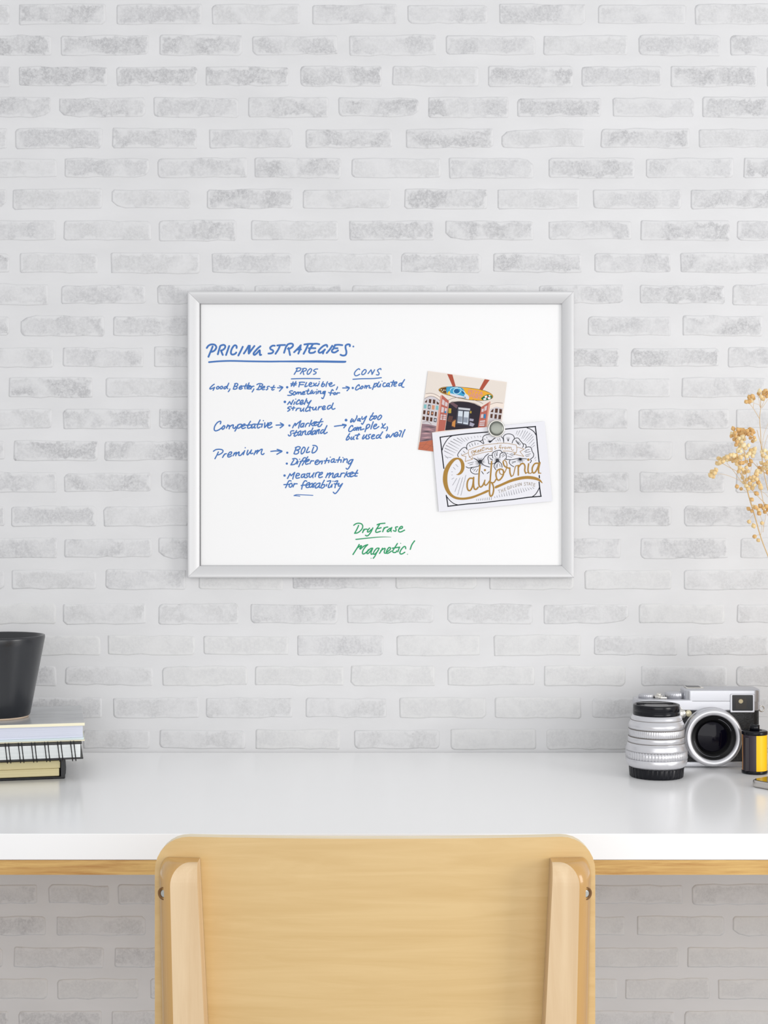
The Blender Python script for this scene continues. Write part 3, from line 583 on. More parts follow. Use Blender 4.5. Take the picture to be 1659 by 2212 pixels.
flat('printed_surfboard_edge', (30, 26, 24), ["414,376 446,340 518,322 650,314 800,324 1000,344 1182,379 1294,426 1345,481 1309,530 1182,556 998,551 798,524 616,476 474,430"], 9, True)
flat('printed_surfboard', (240, 176, 56), [BOARD], 10, True)
flat('printed_surfboard_tail', (96, 66, 42), ["424,376 460,345 545,328 545,440 480,420"], 11)
flat('printed_lights', (232, 214, 170), ["450,365 470,360 472,378 452,382", "490,370 510,366 512,386 492,388", "470,395 490,392 492,406 474,408", "520,372 536,370 538,384 522,386"], 12)
flat('printed_wave', (64, 164, 206), ["548,328 690,322 800,334 850,380 870,450 905,520 830,518 700,492 600,455 560,440"], 11, True)
flat('printed_foam', (226, 224, 232), ["600,430 680,445 790,470 880,500 800,512 690,488 620,462", "880,440 930,480 930,530 890,525 850,480"], 12, True)
flat('printed_deep_wave', (28, 96, 150), ["680,370 740,360 770,400 740,432 690,420", "810,380 850,400 855,440 815,430"], 12, True)
m = M(); ink(m, parse('K', "780,345 700,350 665,400 700,440 760,430 800,380 780,345;740,335 640,340 610,380;820,380 860,420 900,500;850,400 880,450"), 1.3, YP - .0002); m.obj('printed_wave_line', mat('print_aqua', (190, 226, 236), .4), pp, world=True, fixn=False)
flat('printed_leaf', (34, 104, 66), ["1140,520 1200,470 1260,450 1300,455 1330,490 1290,535 1180,548"], 11, True)
flat('printed_petal', (246, 244, 244), ["1200,480 1240,470 1245,500 1215,510", "1255,500 1300,500 1295,530 1260,530", "1180,520 1220,515 1225,540 1185,545", "1270,460 1300,465 1295,485 1272,482"], 12, True)
flat('printed_petal_heart', (196, 40, 46), ["1238,485 1256,485 1256,503 1238,503"], 13, True)
flat('printed_yellow_float', (250, 206, 60), ["575,410 605,395 610,430 590,460 568,440"], 13, True)
m = M(); ink(m, parse('K', """925,435 935,375 970,380 965,405 935,408;990,385 980,440;1010,388 1050,392 1005,440 1045,445;1065,395 1105,400 1060,448 1100,452;1115,458 1145,405 1160,465;1125,440 1155,445
;945,500 955,455 985,460 980,480 952,482;1005,465 1035,470 1030,510 1000,505 1005,465;1055,515 1060,470 1090,475 1085,495 1060,495 1085,518;1100,478 1145,485;1122,482 1115,525"""), 1.6, YP - .00022)
m.obj('printed_lettering', mat('print_pink', (206, 130, 130), .4), pp, world=True, fixn=False, label='pink sign lettering PIZZA PORT')
m = M(); ink(m, parse('K', """195,440 290,430 380,460 440,500;560,555 700,505 850,510;1000,540 1120,580 1170,610;1300,620 1400,590 1510,600;175,520 270,480 360,500 440,560;140,925 230,915 290,960;590,600 740,570 900,580 1050,610 1140,665"""), .7, YP - .0002)
m.obj('printed_arch_line', mat('print_line', (120, 100, 92), .5), pp, world=True, fixn=False, kind='stuff')
# postcard
m_card = mat('postcard_paper', (228, 228, 234), .6, 0, .2)
m_black = mat('print_black', (18, 20, 30), .6, 0, .1); m_gold = mat('print_gold', (166, 126, 56), .5, 0, .2); m_grey = mat('print_grey', (112, 112, 120), .6, 0, .1)
pc = card('postcard', 'white postcard with gold Greetings from California lettering pinned under the round magnet', 'postcard', [(933.5, 934.8), (1176.3, 909.9), (1193.2, 1082.5), (947.9, 1105.4)], YK + .0006, YK, m_card)
yk = YK - .00012
m = M()
ink(m, parse('I', "262,548 520,512 820,475 1290,435;258,545 290,800 300,900 340,1225"), 2.2, yk); ink(m, parse('J', "420,372 700,345 1075,316;1070,312 1100,560 1120,780 1152,1085;1155,1380 1158,1432;1152,1522 1165,1650 1192,1832;1198,1830 900,1855 600,1897 300,1925 0,1962"), 2.2, yk)
ink(m, parse('I', "1256,1962 1000,1985 800,2002 425,2048;430,2050 412,1930 392,1810"), 2.2, yk)
ink(m, parse('I', "303,830 330,740 400,620 470,545 545,508;398,1830 470,1920 560,1990 650,2018"), 1.6, yk); ink(m, parse('J', "890,345 960,370 1040,430 1088,505;1165,1620 1130,1700 1070,1790 995,1845"), 1.6, yk)
m.obj('printed_border', m_black, pc, world=True, fixn=False)
m = M()
ink(m, parse('I', """655,975 640,930 670,870 740,790 800,770 840,800;845,820 835,740 870,680 960,640 1050,620 1120,635 1200,690;1120,640 1190,600;1210,680 1185,600 1200,530 1260,495 1330,480;1330,660 1380,620 1440,570
;985,1000 1050,1040 1110,1080 1180,1040 1240,960 1310,905;1150,1100 1220,1160 1330,1195;1120,1120 1100,1170 1020,1195 940,1205 880,1215 820,1190;960,1205 920,1240 930,1300 1000,1345 1080,1345;1160,1290 1200,1345;1280,1335 1325,1300"""), 1.35, yk)
ink(m, parse('J', """90,660 150,600 200,565;330,535 370,580 385,660;385,620 378,540 420,490 500,475 580,500 615,560 610,600;565,675 590,610 640,570 700,570 750,630 800,690 810,740 790,770;800,690 850,700 872,740 850,790
;860,770 930,755 980,780 1000,850 1035,920 1020,980 965,1025 985,1060 955,1105;150,1000 135,930 150,880 220,845 300,830 345,870 350,890;300,990 310,910 370,880 420,890 440,950 435,1010 400,1030;435,1030 550,1035 640,1020 720,1000
;730,1000 800,1010 880,1020;520,1040 505,1100 540,1150 605,1190;130,940 60,950 40,1000 55,1070 60,1120 140,1125 190,1110 240,1060;240,1070 190,1130 175,1190 215,1255;270,1070 330,1120 350,1200"""), 1.35, yk)
m.obj('printed_blossoms', m_black, pc, world=True, fixn=False)
m = M()
for fr, cx_, cy_, r0, r1, a0, a1, n in (('I', 1125, 1080, 15, 120, 0, 360, 26), ('J', 245, 1050, 10, 85, 0, 360, 22), ('J', 740, 1005, 10, 120, 20, 160, 12), ('I', 1335, 660, 8, 75, 200, 340, 9), ('J', 480, 640, 10, 110, 240, 300, 4)):
    for i in range(n):
        a = R(a0 + (a1 - a0) * (i + .5) / n); rr = r1 * rnd.uniform(.6, 1.05)
        st = "%f,%f %f,%f" % (cx_ + r0 * math.cos(a), cy_ + r0 * math.sin(a), cx_ + rr * math.cos(a), cy_ + rr * math.sin(a))
        ink(m, parse(fr, st), .75, yk, taper=lambda t: 1 - .6 * t)
ink(m, parse('I', "890,710 915,755;945,685 970,735;1010,660 1025,715;1085,680 1075,700;760,850 800,885;715,910 730,925;1220,580 1240,600;1265,540 1280,570;860,1115 985,1090;900,1150 970,1130;960,1250 990,1230;990,1285 1030,1235;1040,1300 1080,1240;1320,985 1400,1040;1340,1020 1400,1050"), .8, yk)
ink(m, parse('J', "640,620 690,690;655,610 700,700;690,640 710,700;720,650 715,710;750,680 730,720;250,580 270,630;290,565 310,630;215,620 225,632;175,890 200,980;210,870 230,950;245,860 240,950;340,950 400,900;350,980 415,930;830,860 880,850;850,880 960,860;850,940 970,905;865,970 940,950;860,830 940,815;560,1115 650,1080;560,1090 640,1065;225,1140 215,1210;250,1120 240,1215;290,1130 310,1190;450,890 480,905;510,915 590,955;470,960 560,985;540,900 620,930"), .8, yk)
m.obj('printed_petal_hatching', m_black, pc, world=True, fixn=False, kind='stuff')
m = M()
ink(m, parse('I', "350,845 550,945;365,785 595,890;390,725 640,850;440,675 665,800;485,630 700,740;550,590 740,690;630,565 760,655"), .9, yk, taper=lambda t: 1 - .7 * t)
m.obj('printed_rays', m_black, pc, world=True, fixn=False, kind='stuff')
m = M()
ink(m, parse('I', "360,940 430,1010;380,980 500,990;710,555 800,640;795,560 850,620;855,545 885,590;930,540 950,575;1000,525 1020,560;1070,520 1085,550;1130,520 1145,545;620,1440 530,1590;690,1430 580,1730;750,1420 640,1800;820,1370 710,1810;545,1200 590,1250;600,1140 650,1190;505,1300 530,1300;505,1370 530,1365;510,1460 560,1430"), .6, yk)
ink(m, parse('J', "680,410 650,490;735,405 680,510;800,400 730,530;855,405 770,580;905,425 800,580;955,455 820,630;1000,490 860,640;1025,530 890,670;1035,590 930,700;1050,660 970,745;1055,720 1000,770;1080,980 1050,1020;1085,1040 1065,1060"), .8, yk, taper=lambda t: 1 - .5 * t)
for i in range(17):
    t = i / 16; x = 180 + 820 * t; y0 = 1850 - 200 * t; h = 30 + 100 * math.sin(math.pi * min(1, t * 1.05)) * (.6 + .4 * t)
    ink(m, parse('J', "%f,%f %f,%f" % (x, y0 - h * .6, x + 12 + 28 * t, y0 + h * .35)), .95, yk, taper=lambda t: .4 + .6 * t)
for i in range(9):
    x = 1050 + i * 40 - 60 * (i < 0); ink(m, parse('I', "%f,%f %f,%f" % (x, 1895 - i * 6, x + 4, 1925 - i * 2)), .7, yk)
m.obj('printed_fine_rays', m_grey, pc, world=True, fixn=False, kind='stuff')
g = M()
fill(g, catmull(parse('I', "605,1355 640,1345 690,1290 715,1210 705,1110 670,1045 630,1030 570,1065 490,1170 430,1310 415,1470 435,1620 480,1730 550,1810 650,1850 780,1858 950,1828 1120,1767 1290,1692 1300,1735 1130,1810 960,1875 790,1905 640,1900 530,1860 430,1780 360,1660 320,1500 330,1330 370,1210 440,1100 530,1015 620,990 700,1005 750,1050 785,1130 785,1230 750,1310 700,1355 650,1370")[0], 4, True), yk, 1)
fill(g, catmull(parse('J', "200,1612 330,1555 520,1470 700,1415 860,1390 1000,1395 1120,1430 1190,1480 1226,1548 1130,1492 1000,1462 860,1455 700,1480 520,1530 330,1610 205,1660")[0], 4, True), yk, 1)
yg = yk - .00005
ink(g, parse('I', "970,1442 900,1442 855,1510 845,1620 872,1700 920,1695 965,1600 985,1450;1125,1165 1105,1350 1100,1560 1130,1628 1180,1600 1218,1530;988,1420 985,1560 1000,1660 1040,1680 1085,1635;1378,1075 1365,1250 1345,1500 1330,1700 1340,1800 1362,1828 1400,1790 1422,1680 1408,1590 1375,1530"), 3.2, yg)
ink(g, parse('I', "1232,1480 1220,1540 1242,1592 1285,1565 1330,1500;1375,1540 1430,1528 1475,1460"), 2.6, yg)
ink(g, parse('J', "300,1240 240,1275 215,1360 240,1460 285,1480 345,1420 380,1340 368,1262 320,1238;515,1215 520,1320 548,1398;700,1160 700,1370;700,1205 760,1130 815,1122 845,1180 840,1270 862,1330;925,1125 910,1250 925,1325;1130,1112 1060,1122 1008,1200 1005,1290 1035,1325 1080,1290 1125,1200 1150,1110;1170,1100 1140,1240 1145,1325"), 3.1, yg)
ink(g, parse('J', "300,1245 290,1300 320,1350 375,1345 430,1260 455,1150 430,1070 390,1052 367,1090 390,1160 450,1205 520,1220;548,1398 590,1370 620,1260 645,1175 700,1165;862,1330 905,1310;925,1325 970,1332 1005,1300;1145,1325 1190,1330"), 1.9, yg)
ink(g, parse('J', "370,1085 392,1160 445,1205 515,1222"), 3.0, yg)
ink(g, parse('I', "1232,1262"), 4.6, yg); ink(g, parse('J', "918,1035"), 5.6, yg)
g.obj('printed_lettering', m_gold, pc, world=True, fixn=False, label='large gold script California')
m = M()
ink(m, parse('I', "872,825 1050,760 1250,710 1508,685;875,825 875,900 895,975;895,975 1050,920 1250,870 1390,855;960,1025 960,975"), .9, yk)
ink(m, parse('I', "870,885 725,945;725,945 820,965;820,965 805,1075;805,1075 960,1025;960,1025 890,975"), .9, yk, smooth=False)
ink(m, parse('J', "240,680 450,680 650,715;655,715 670,800 655,885;365,850 500,852 655,885;610,915 610,880"), .9, yk)
ink(m, parse('J', "670,760 830,805;830,805 735,860;735,860 820,965;820,965 610,915;610,915 655,885"), .9, yk, smooth=False)
ink(m, parse('I', """1000,840 950,850 940,890 975,885 1000,840;1000,840 1010,900 985,925 950,915;1010,870 1040,820 1030,870 1070,870;1075,860 1110,830 1085,830 1080,870 1120,860;1125,845 1160,810 1135,815 1130,855 1170,840
;1200,760 1180,840 1215,825;1165,785 1230,775;1240,790 1235,825;1270,780 1265,820;1270,800 1300,780 1310,815 1340,800;1390,775 1350,785 1350,815 1385,800;1390,775 1385,850 1350,850;1460,740 1440,770 1475,790 1440,810"""), 1.0, yk)
ink(m, parse('J', "335,720 300,725 300,760 320,805;275,775 330,760;350,760 355,805;350,780 385,765;400,770 420,760 440,775 425,800 405,795 400,770;470,765 465,800;470,775 500,760 505,800;505,775 540,765 550,810 575,830 600,820"), 1.0, yk)
m.obj('printed_banner', m_gold, pc, world=True, fixn=False, label='thin gold ribbon reading greetings from')
m = M()
ink(m, parse('J', """260,1700 300,1685;280,1695 295,1760;325,1680 340,1745;360,1670 375,1735;330,1712 368,1703;395,1655 405,1715;395,1655 425,1648;400,1685 422,1680;405,1715 432,1708
;585,1585 595,1640;595,1640 615,1633;690,1555 700,1610;690,1555 715,1550;695,1582 715,1578;700,1610 722,1603;735,1600 732,1542;732,1542 772,1595;772,1595 768,1535
;875,1530 915,1530;895,1530 897,1590;925,1590 942,1530;942,1530 965,1592;930,1570 958,1570;975,1535 1015,1540;995,1538 990,1600;1040,1548 1030,1612;1040,1548 1070,1555;1036,1580 1062,1584;1030,1612 1060,1618"""), .85, yk, smooth=False)
ink(m, parse('J', "500,1625 475,1615 462,1645 475,1680 505,1670 502,1650 485,1652;535,1600 520,1625 530,1655 550,1645 560,1620 545,1598 535,1600;630,1570 640,1625 665,1605 660,1575 630,1570;860,1535 835,1530 830,1550 855,1570 850,1595 828,1590"), .85, yk)
m.obj('printed_small_capitals', mat('print_taupe', (150, 136, 116), .5), pc, world=True, fixn=False, label='small capitals THE GOLDEN STATE')
# magnet
mc = px(1072.4, 925.8, YK - .003); rk = 18.6 * (YK - .004 - CAMY) / F
mg = thing('round_magnet', 'round silver magnet holding the postcard on the whiteboard', 'magnet', (mc[0], YK, mc[2]))
m_mag = mat('brushed_nickel', (128, 131, 124), .35, 1); m_rim = mat('polished_nickel', (225, 222, 215), .16, 1)
M().lathe([(rk * .97, 0), (rk, -.001), (rk, -.0036), (rk * .97, -.0046), (rk * .86, -.005), (rk * .84, -.0046)], n=56, axis='y', caps=True).obj('rim', m_rim, mg)
M().lathe([(rk * .86, -.0044), (rk * .84, -.0052), (rk * .6, -.0056), (rk * .3, -.0058), (.0001, -.0059)], n=56, axis='y').obj('cap', m_mag, mg)
# ---------------------------------------------------------------- stack of books with the mug, left end of the desk
m_cover_g = noise_mat('grey_marble_cover', (176, 178, 180), (196, 198, 200), 12, .22, 0, stretch=(1, 6, 1))
m_cream = mat('cream_board', (240, 234, 206), .6); m_pagew = noise_mat('white_pages', (222, 226, 240), (206, 210, 226), 4, .7, 0, stretch=(1, 1, 260), lo=.3, hi=.7)
m_pagec = noise_mat('cream_pages', (232, 222, 178), (220, 206, 156), 4, .75, 0, stretch=(1, 1, 300), lo=.3, hi=.7)
m_pages2 = noise_mat('notebook_pages', (238, 242, 242), (224, 230, 230), 4, .7, 0, stretch=(1, 1, 300))
m_blk = noise_mat('black_leatherette', (24, 25, 28), (34, 35, 38), 500, .42, .3, dist=.0003); m_wire = mat('black_wire', (18, 18, 20), .3, .3)
def stack_thing(name, label, z, xr_px, dfront, rot, cat='book', grp=None):
    yf = CAMY + dfront; X = (xr_px - CX) * dfront / F
    return thing(name, label, cat, (X, yf, z), rot, grp)       # origin = front right corner at its underside; book extends to -x and +y
nb = stack_thing('black_notebook', 'thick black hardback notebook with cream pages at the bottom of the stack', .75, 141, 1.586, R(13), 'notebook')
Wn, Dn, Hn = -.19, .118, .0232
M().box(Wn, 0, 0, Dn, 0, .0028).obj('back_cover', m_blk, nb, bevel=.0012)
M().box(Wn, 0, 0, Dn, .0196, Hn).obj('front_cover', m_blk, nb, bevel=.0012)
M().prism([(-.0045, .0005), (-.0008, .0012), (0.0006, .006), (.0009, .012), (.0004, .018), (-.001, .0224), (-.0045, .0230)], 0, Dn, 'y', True).obj('spine', m_blk, nb)
M().box(Wn + .002, -.0062, .0016, Dn - .002, .0029, .0112).obj('page_block', m_pagec, nb, bevel=.0008)
M().box(Wn + .002, -.0052, .0018, Dn - .002, .0113, .0195).obj('page_block', m_pagec, nb, bevel=.0008)
sp = stack_thing('spiral_notebook', 'black wire-bound notebook with white pages in the middle of the stack', .7733, 180, 1.572, R(13), 'notebook')
M().box(-.215, 0, .001, .125, 0, .0016).obj('back_cover', m_blk, sp, bevel=.0004)
M().box(-.215, -.0015, .001, .125, .0160, .0176).obj('front_cover', m_blk, sp, bevel=.0004)
M().box(-.214, -.003, .0016, .122, .0017, .0159).obj('page_block', m_pages2, sp, bevel=.0004)
for i in range(15):
    for dx in (0, .0034):
        x = -.0088 - i * .0134 - dx; pts = []
        for k in range(20):
            a = 2 * math.pi * k / 20; pts.append((x - .0012 * math.sin(a), .0022 - .0052 * math.cos(a) - .001, .0088 + .0104 * math.sin(a) * (1 if True else 1)))
        M().tube(pts, .0006, 6, closed=True).obj('wire_coil', m_wire, sp)
bk = stack_thing('grey_book', 'thin grey hardcover book under the black mug, top of the stack', .7914, 183, 1.580, R(13), 'book')
M().box(-.22, 0, 0, .142, .0165, .0196).obj('front_cover', m_cover_g, bk, bevel=.0006)
M().box(-.22, 0, -.0004, .0006, .0164, .0194).obj('cover_edge', m_cream, bk)
M().box(-.218, -.002, .003, .139, .0036, .0164).obj('page_block', m_pagew, bk)
M().box(-.22, 0, 0, .142, 0, .0012).obj('back_cover', m_cream, bk)
M().box(-.219, -.001, .0015, .140, .0013, .0035).obj('endpaper', mat('pale_cyan_board', (214, 228, 234), .6), bk)
# mug
m_mug = mat('black_satin_glaze', (22, 25, 31), .27, 0, .7); m_foot = mat('bare_clay_foot', (206, 186, 164), .8)
zs = .7913 + .0197; dm = 1.622; kM = dm / F
mug = thing('mug', 'black tapered ceramic mug standing on the grey book', 'mug', ((-3 - CX) * kM, CAMY + dm, zs))
rb, rt, hm = .0340, .0500, .0895
M().lathe([(rb * .80, .0), (rb * .93, .0), (rb * .97, .0022)], n=80).obj('foot_ring', m_foot, mug)
pr_ = [(rb * .965, .0020), (rb, .0040)] + [(rb + (rt - rb) * t, .004 + (hm - .005) * t) for t in (.15, .3, .45, .6, .75, .9, .985)] + [(rt - .0006, hm), (rt - .0018, hm + .0002), (rt - .0032, hm - .0008)] + [(rb + (rt - rb) * t - .0042, .004 + (hm - .005) * t) for t in (.9, .6, .3, .06)] + [(rb * .6, .006), (.0002, .0055)]
M().lathe(pr_, n=80, caps=False).obj('cup', m_mug, mug)
# ---------------------------------------------------------------- camera lens standing on its rear cap
m_sil = mat('satin_silver', (212, 212, 216), .32, .7); m_sil2 = mat('warm_silver', (206, 200, 190), .3, .8); m_bp = mat('black_plastic', (14, 15, 22), .22, 0, .28)
dl = 1.602; kl = dl / F
ln = thing('camera_lens', 'silver camera lens standing upright on its black rear cap beside the camera', 'lens', ((1418 - CX) * kl, CAMY + dl, .75))
z_ = lambda v: CAMZ - (v - CY) * kl - .75
r_ = lambda p: p * kl
zb0 = z_(1676)
M().lathe([(r_(56), 0), (r_(57.5), .001), (r_(59), z_(1656)), (r_(58), z_(1655))], n=144, teeth=({1, 2}, .0008)).obj('rear_cap', m_bp, ln)
M().lathe([(r_(57), z_(1655)), (r_(62), z_(1651)), (r_(65), z_(1645)), (r_(66), z_(1636)), (r_(65.5), z_(1635.5))], n=96).obj('barrel_base', m_sil, ln)
M().lathe([(r_(64), z_(1635.6)), (r_(66.3), z_(1635)), (r_(66.3), z_(1619)), (r_(64), z_(1618.5))], n=240, teeth=({1, 2}, .0007)).obj('focus_ring', m_sil, ln)
M().lathe([(r_(65.8), z_(1618.6)), (r_(65.5), z_(1614)), (r_(63), z_(1608)), (r_(62.5), z_(1604)), (r_(61), z_(1603.5)), (r_(61), z_(1600)), (r_(62), z_(1599.5)), (r_(61), z_(1592)), (r_(60), z_(1589))], n=96).obj('barrel', m_sil, ln)
for v, q in ((1618.4, 65.3), (1601.5, 61.0), (1589, 60.1), (1572.6, 59.6), (1553.7, 55.0)):
    M().lathe([(r_(q - 2), z_(v + .8)), (r_(q + .25), z_(v + .55)), (r_(q + .25), z_(v - .55)), (r_(q - 2), z_(v - .8))], n=96).obj('groove', mat('groove_grey', (104, 98, 92), .5), ln)
M().lathe([(r_(58.5), z_(1589)), (r_(59.5), z_(1588.5)), (r_(60), z_(1574)), (r_(59), z_(1573))], n=300, teeth=({1, 2}, .0004)).obj('aperture_ring', m_sil, ln)
M().lathe([(r_(59.5), z_(1573)), (r_(59.5), z_(1564)), (r_(58), z_(1560)), (r_(56), z_(1558)), (r_(55.5), z_(1554)), (r_(54), z_(1553.5)), (r_(54.5), z_(1549)), (r_(52), z_(1546)), (r_(51), z_(1543)), (r_(50), z_(1543))], n=96).obj('front_barrel', m_sil, ln)
lcap = M().lathe([(r_(49.3), z_(1543)), (r_(50), z_(1542)), (r_(50), z_(1535.5)), (r_(49), z_(1535)), (r_(50), z_(1534.5)), (r_(50), z_(1523)), (r_(49), z_(1521)), (r_(47), z_(1520.4)), (r_(45), z_(1521)), (r_(44), z_(1523.5)), (.0002, z_(1523.5))], n=96).obj('front_cap', m_bp, ln)
for s in (-1, 1):
    o = [(r_(44) * math.cos(a), s * r_(44) * math.sin(a)) for a in [R(25 + 130 * i / 14) for i in range(15)]] + [(-.012, s * .0105), (0, s * .0085), (.012, s * .0105)]
    M().prism(o, z_(1523.5), z_(1521.2)).obj('pinch_grip', m_bp, lcap, bevel=.0004)
M().prism(rrect(-.013, .013, -.0065, .0065, .004), z_(1523.5), z_(1522.6)).obj('grip_recess', mat('dark_grey_plastic', (92, 90, 92), .35), lcap)
# ---------------------------------------------------------------- photo camera
m_cam = mat('camera_silver', (198, 199, 204), .34, .7); m_lea = noise_mat('camera_leatherette', (18, 19, 21), (30, 31, 34), 300, .45, .9, dist=.0009, bscale=520)
yb = -.103; kc = (yb - CAMY) / F
Xc = lambda u: (u - CX) * kc
Zc = lambda v: CAMZ - (v - CY) * kc
cb = thing('camera', 'silver and black rangefinder camera standing behind the upright lens on the right of the desk', 'camera', (Xc(1510), -.086, .75))
x0c, x1c = Xc(1374), Xc(1645)
M().prism(rrect(x0c, x1c, yb, -.070, .010), .75, Zc(1645)).obj('bottom_plate', m_cam, cb, world=True, bevel=.0012)
M().prism(rrect(x0c + .0006, x1c - .0006, yb + .0006, -.0706, .010), Zc(1645), Zc(1536)).obj('body', m_lea, cb, world=True)
M().prism(rrect(x0c, x1c, yb, -.070, .010), Zc(1536), Zc(1511)).obj('top_plate', m_cam, cb, world=True, bevel=.0018, seg=3)
tp = M().prism(rrect(Xc(1479), x1c, yb, -.071, .0085), Zc(1520), Zc(1489)).obj('viewfinder_housing', m_cam, cb, world=True, bevel=.0025, seg=3)
vf = M(); vf.prism(rrect(Xc(1577), Xc(1630), Zc(1539), Zc(1499), .0015), yb - .0012, yb + .002, 'y').obj('window_frame', m_cam, tp, world=True, bevel=.0006)
M().prism(rrect(Xc(1581), Xc(1626), Zc(1535), Zc(1501), .001), yb - .0015, yb + .001, 'y').obj('viewfinder_window', mat('window_glass', (14, 14, 16), .08, 0, .7), tp, world=True)
M().prism(rrect(Xc(1588), Xc(1612), Zc(1531), Zc(1507), .001), yb - .0017, yb + .0005, 'y').obj('inner_window', mat('window_inner', (44, 40, 34), .1), tp, world=True)
M().prism([(Xc(1599.5) + .0026 * math.cos(a), Zc(1514.5) + .0025 * math.sin(a)) for a in [2 * math.pi * i / 8 + .39 for i in range(8)]], yb - .0019, yb, 'y').obj('rangefinder_spot', mat('amber_glass', (182, 168, 130), .2), tp, world=True)
def dial(u, v0, v1, rp, name, teeth=96):
    y = -.087; k = (y - CAMY) / F; m = M(); za = CAMZ - (v0 - CY) * k - 0; zb_ = CAMZ - (v1 - CY) * k; r = rp * k
    m.lathe([(r * .9, zb_ - .003), (r * .9, zb_), (r, zb_ + .0004), (r, za - .0008), (r * .93, za), (.0002, za + .0002)], c=((u - CX) * k, y, 0), n=teeth, teeth=({2, 3}, .00035)); return m.obj(name, m_cam, cb, world=True)
dial(1396, 1499, 1508, 16.5, 'shutter_dial'); dial(1457, 1495, 1507, 21, 'exposure_dial', 120)
lv = M().lathe([(.0055, 0), (.0055, .0022), (.0035, .0034), (.0001, .0036)], c=(Xc(1428), -.090, Zc(1511)), n=32).obj('power_lever', m_rim, cb, world=True)
M().lathe([(.0028, .002), (.0028, .0052), (.0001, .0056)], c=(Xc(1428), -.090, Zc(1511)), n=24).obj('shutter_button', m_rim, lv, world=True)
M().box(Xc(1428), Xc(1443), -.0975, -.094, Zc(1511), Zc(1507)).obj('lever_tab', m_rim, lv, world=True, bevel=.0006)
sh = M().box(Xc(1486), Xc(1524), -.094, -.078, Zc(1489), Zc(1487)).obj('hot_shoe', m_rim, cb, world=True, bevel=.0004)
M().box(Xc(1490), Xc(1518), -.0925, -.079, Zc(1487), Zc(1486.4)).obj('shoe_plate', m_bp, sh, world=True)
for (u, v) in ((1467, 1533), (1651, 1534)):
    pts = [(Xc(u) + .0028 * math.cos(a), yb + (.0 if u < 1500 else .012), Zc(v) + .0032 * math.sin(a)) for a in [2 * math.pi * i / 16 for i in range(16)]]
    M().tube(pts, .0007, 8, closed=True).obj('strap_lug', m_rim, cb, world=True)
M().lathe([(.0052, 0), (.0052, -.0022), (.004, -.0034), (.0001, -.0036)], c=(Xc(1472), yb, Zc(1542)), n=28, axis='y').obj('lens_release', m_rim, cb, world=True)
M().lathe([(.0036, .001), (.0036, -.0012), (.0024, -.0018), (.0001, -.002)], c=(Xc(1487), yb, Zc(1541)), n=28, axis='y').obj('focus_lamp', mat('lamp_glass', (214, 206, 176), .15, .2), cb, world=True)
yl = -.1195; kq = (yl - CAMY) / F; lc = ((1543 - CX) * kq, 0, CAMZ - (1594.5 - CY) * kq); q_ = kq
b_ = M().lathe([(63 * q_, yb + .001), (63.5 * q_, yb - .003), (61 * q_, yb - .0032), (61 * q_, yb - .0055), (63 * q_, yb - .006), (62.5 * q_, yl + .003), (60 * q_, yl + .0006), (56 * q_, yl), (51 * q_, yl + .0008), (48.5 * q_, yl + .002), (48 * q_, yl + .004)], c=lc, n=96, axis='y', caps=False).obj('lens_barrel', m_sil, cb, world=True)
M().lathe([(48.2 * q_, yl + .0032), (40 * q_, yl + .0048), (37 * q_, yl + .005), (36.5 * q_, yl + .0062), (33 * q_, yl + .0068), (32.5 * q_, yl + .0085), (.0002, yl + .010)], c=lc, n=96, axis='y', caps=False).obj('inner_lens_rings', mat('lens_black', (6, 6, 8), .3, 0, .15), b_, world=True)
M().lathe([(32.4 * q_, yl + .0084), (26 * q_, yl + .0075), (18 * q_, yl + .0066), (9 * q_, yl + .0060), (.0002, yl + .0058)], c=lc, n=64, axis='y', caps=False).obj('front_element', mat('coated_glass', (10, 8, 20), .08, 0, .18), b_, world=True)
m = M()
for r_p, a0, a1 in ((41, 20, 75), (42, 190, 290)):
    pts = [(lc[0] + r_p * q_ * math.cos(R(a0 + (a1 - a0) * i / 20)), yl + .0042, lc[2] + r_p * q_ * math.sin(R(a0 + (a1 - a0) * i / 20))) for i in range(21)]
    m.tube(pts, .00022, 4)
m.obj('engraved_ring', mat('grey_engraving', (130, 132, 140), .4), b_, world=True)
# ---------------------------------------------------------------- film canister
df = 1.621; kf2 = df / F
fc = thing('film_canister', 'yellow and black film canister standing in front of the camera', 'film canister', ((1630 - CX) * kf2, CAMY + df, .75))
zf = lambda v: CAMZ - (v - CY) * kf2 - .75
rf = 26.5 * kf2
M().lathe([(rf * .96, 0), (rf * 1.04, .0008), (rf * 1.04, .0030), (rf, .0036)], n=64).obj('end_cap', m_bp, fc)
M().lathe([(rf, zf(1586)), (rf * 1.04, zf(1585)), (rf * 1.04, zf(1579)), (rf * .96, zf(1577.5)), (rf * .55, zf(1577)), (rf * .5, zf(1578))], n=64).obj('end_cap', m_bp, fc)
M().lathe([(rf * .40, zf(1579)), (rf * .40, zf(1566)), (rf * .33, zf(1565)), (rf * .2, zf(1565))], n=24).obj('spool', m_bp, fc)
def sector(a0, a1, r, m_, name):
    m = M(); n = 20; A = [R(a0 + (a1 - a0) * i / n) for i in range(n + 1)]
    vs = [(r * math.cos(a), r * math.sin(a), z) for z in (.0034, zf(1585)) for a in A]
    m.add(vs, [(i, i + 1, n + 2 + i, n + 1 + i) for i in range(n)]); return m.obj(name, m_, fc)
sector(-182, -170, rf * .998, mat('orange_label', (206, 140, 70), .4), 'label_edge'); sector(-170, -96, rf, mat('charcoal_label', (58, 50, 60), .4, .2), 'label_dark')
sector(-96, 100, rf, mat('yellow_label', (252, 200, 12), .32), 'label'); sector(100, 178, rf, m_bp, 'shell')
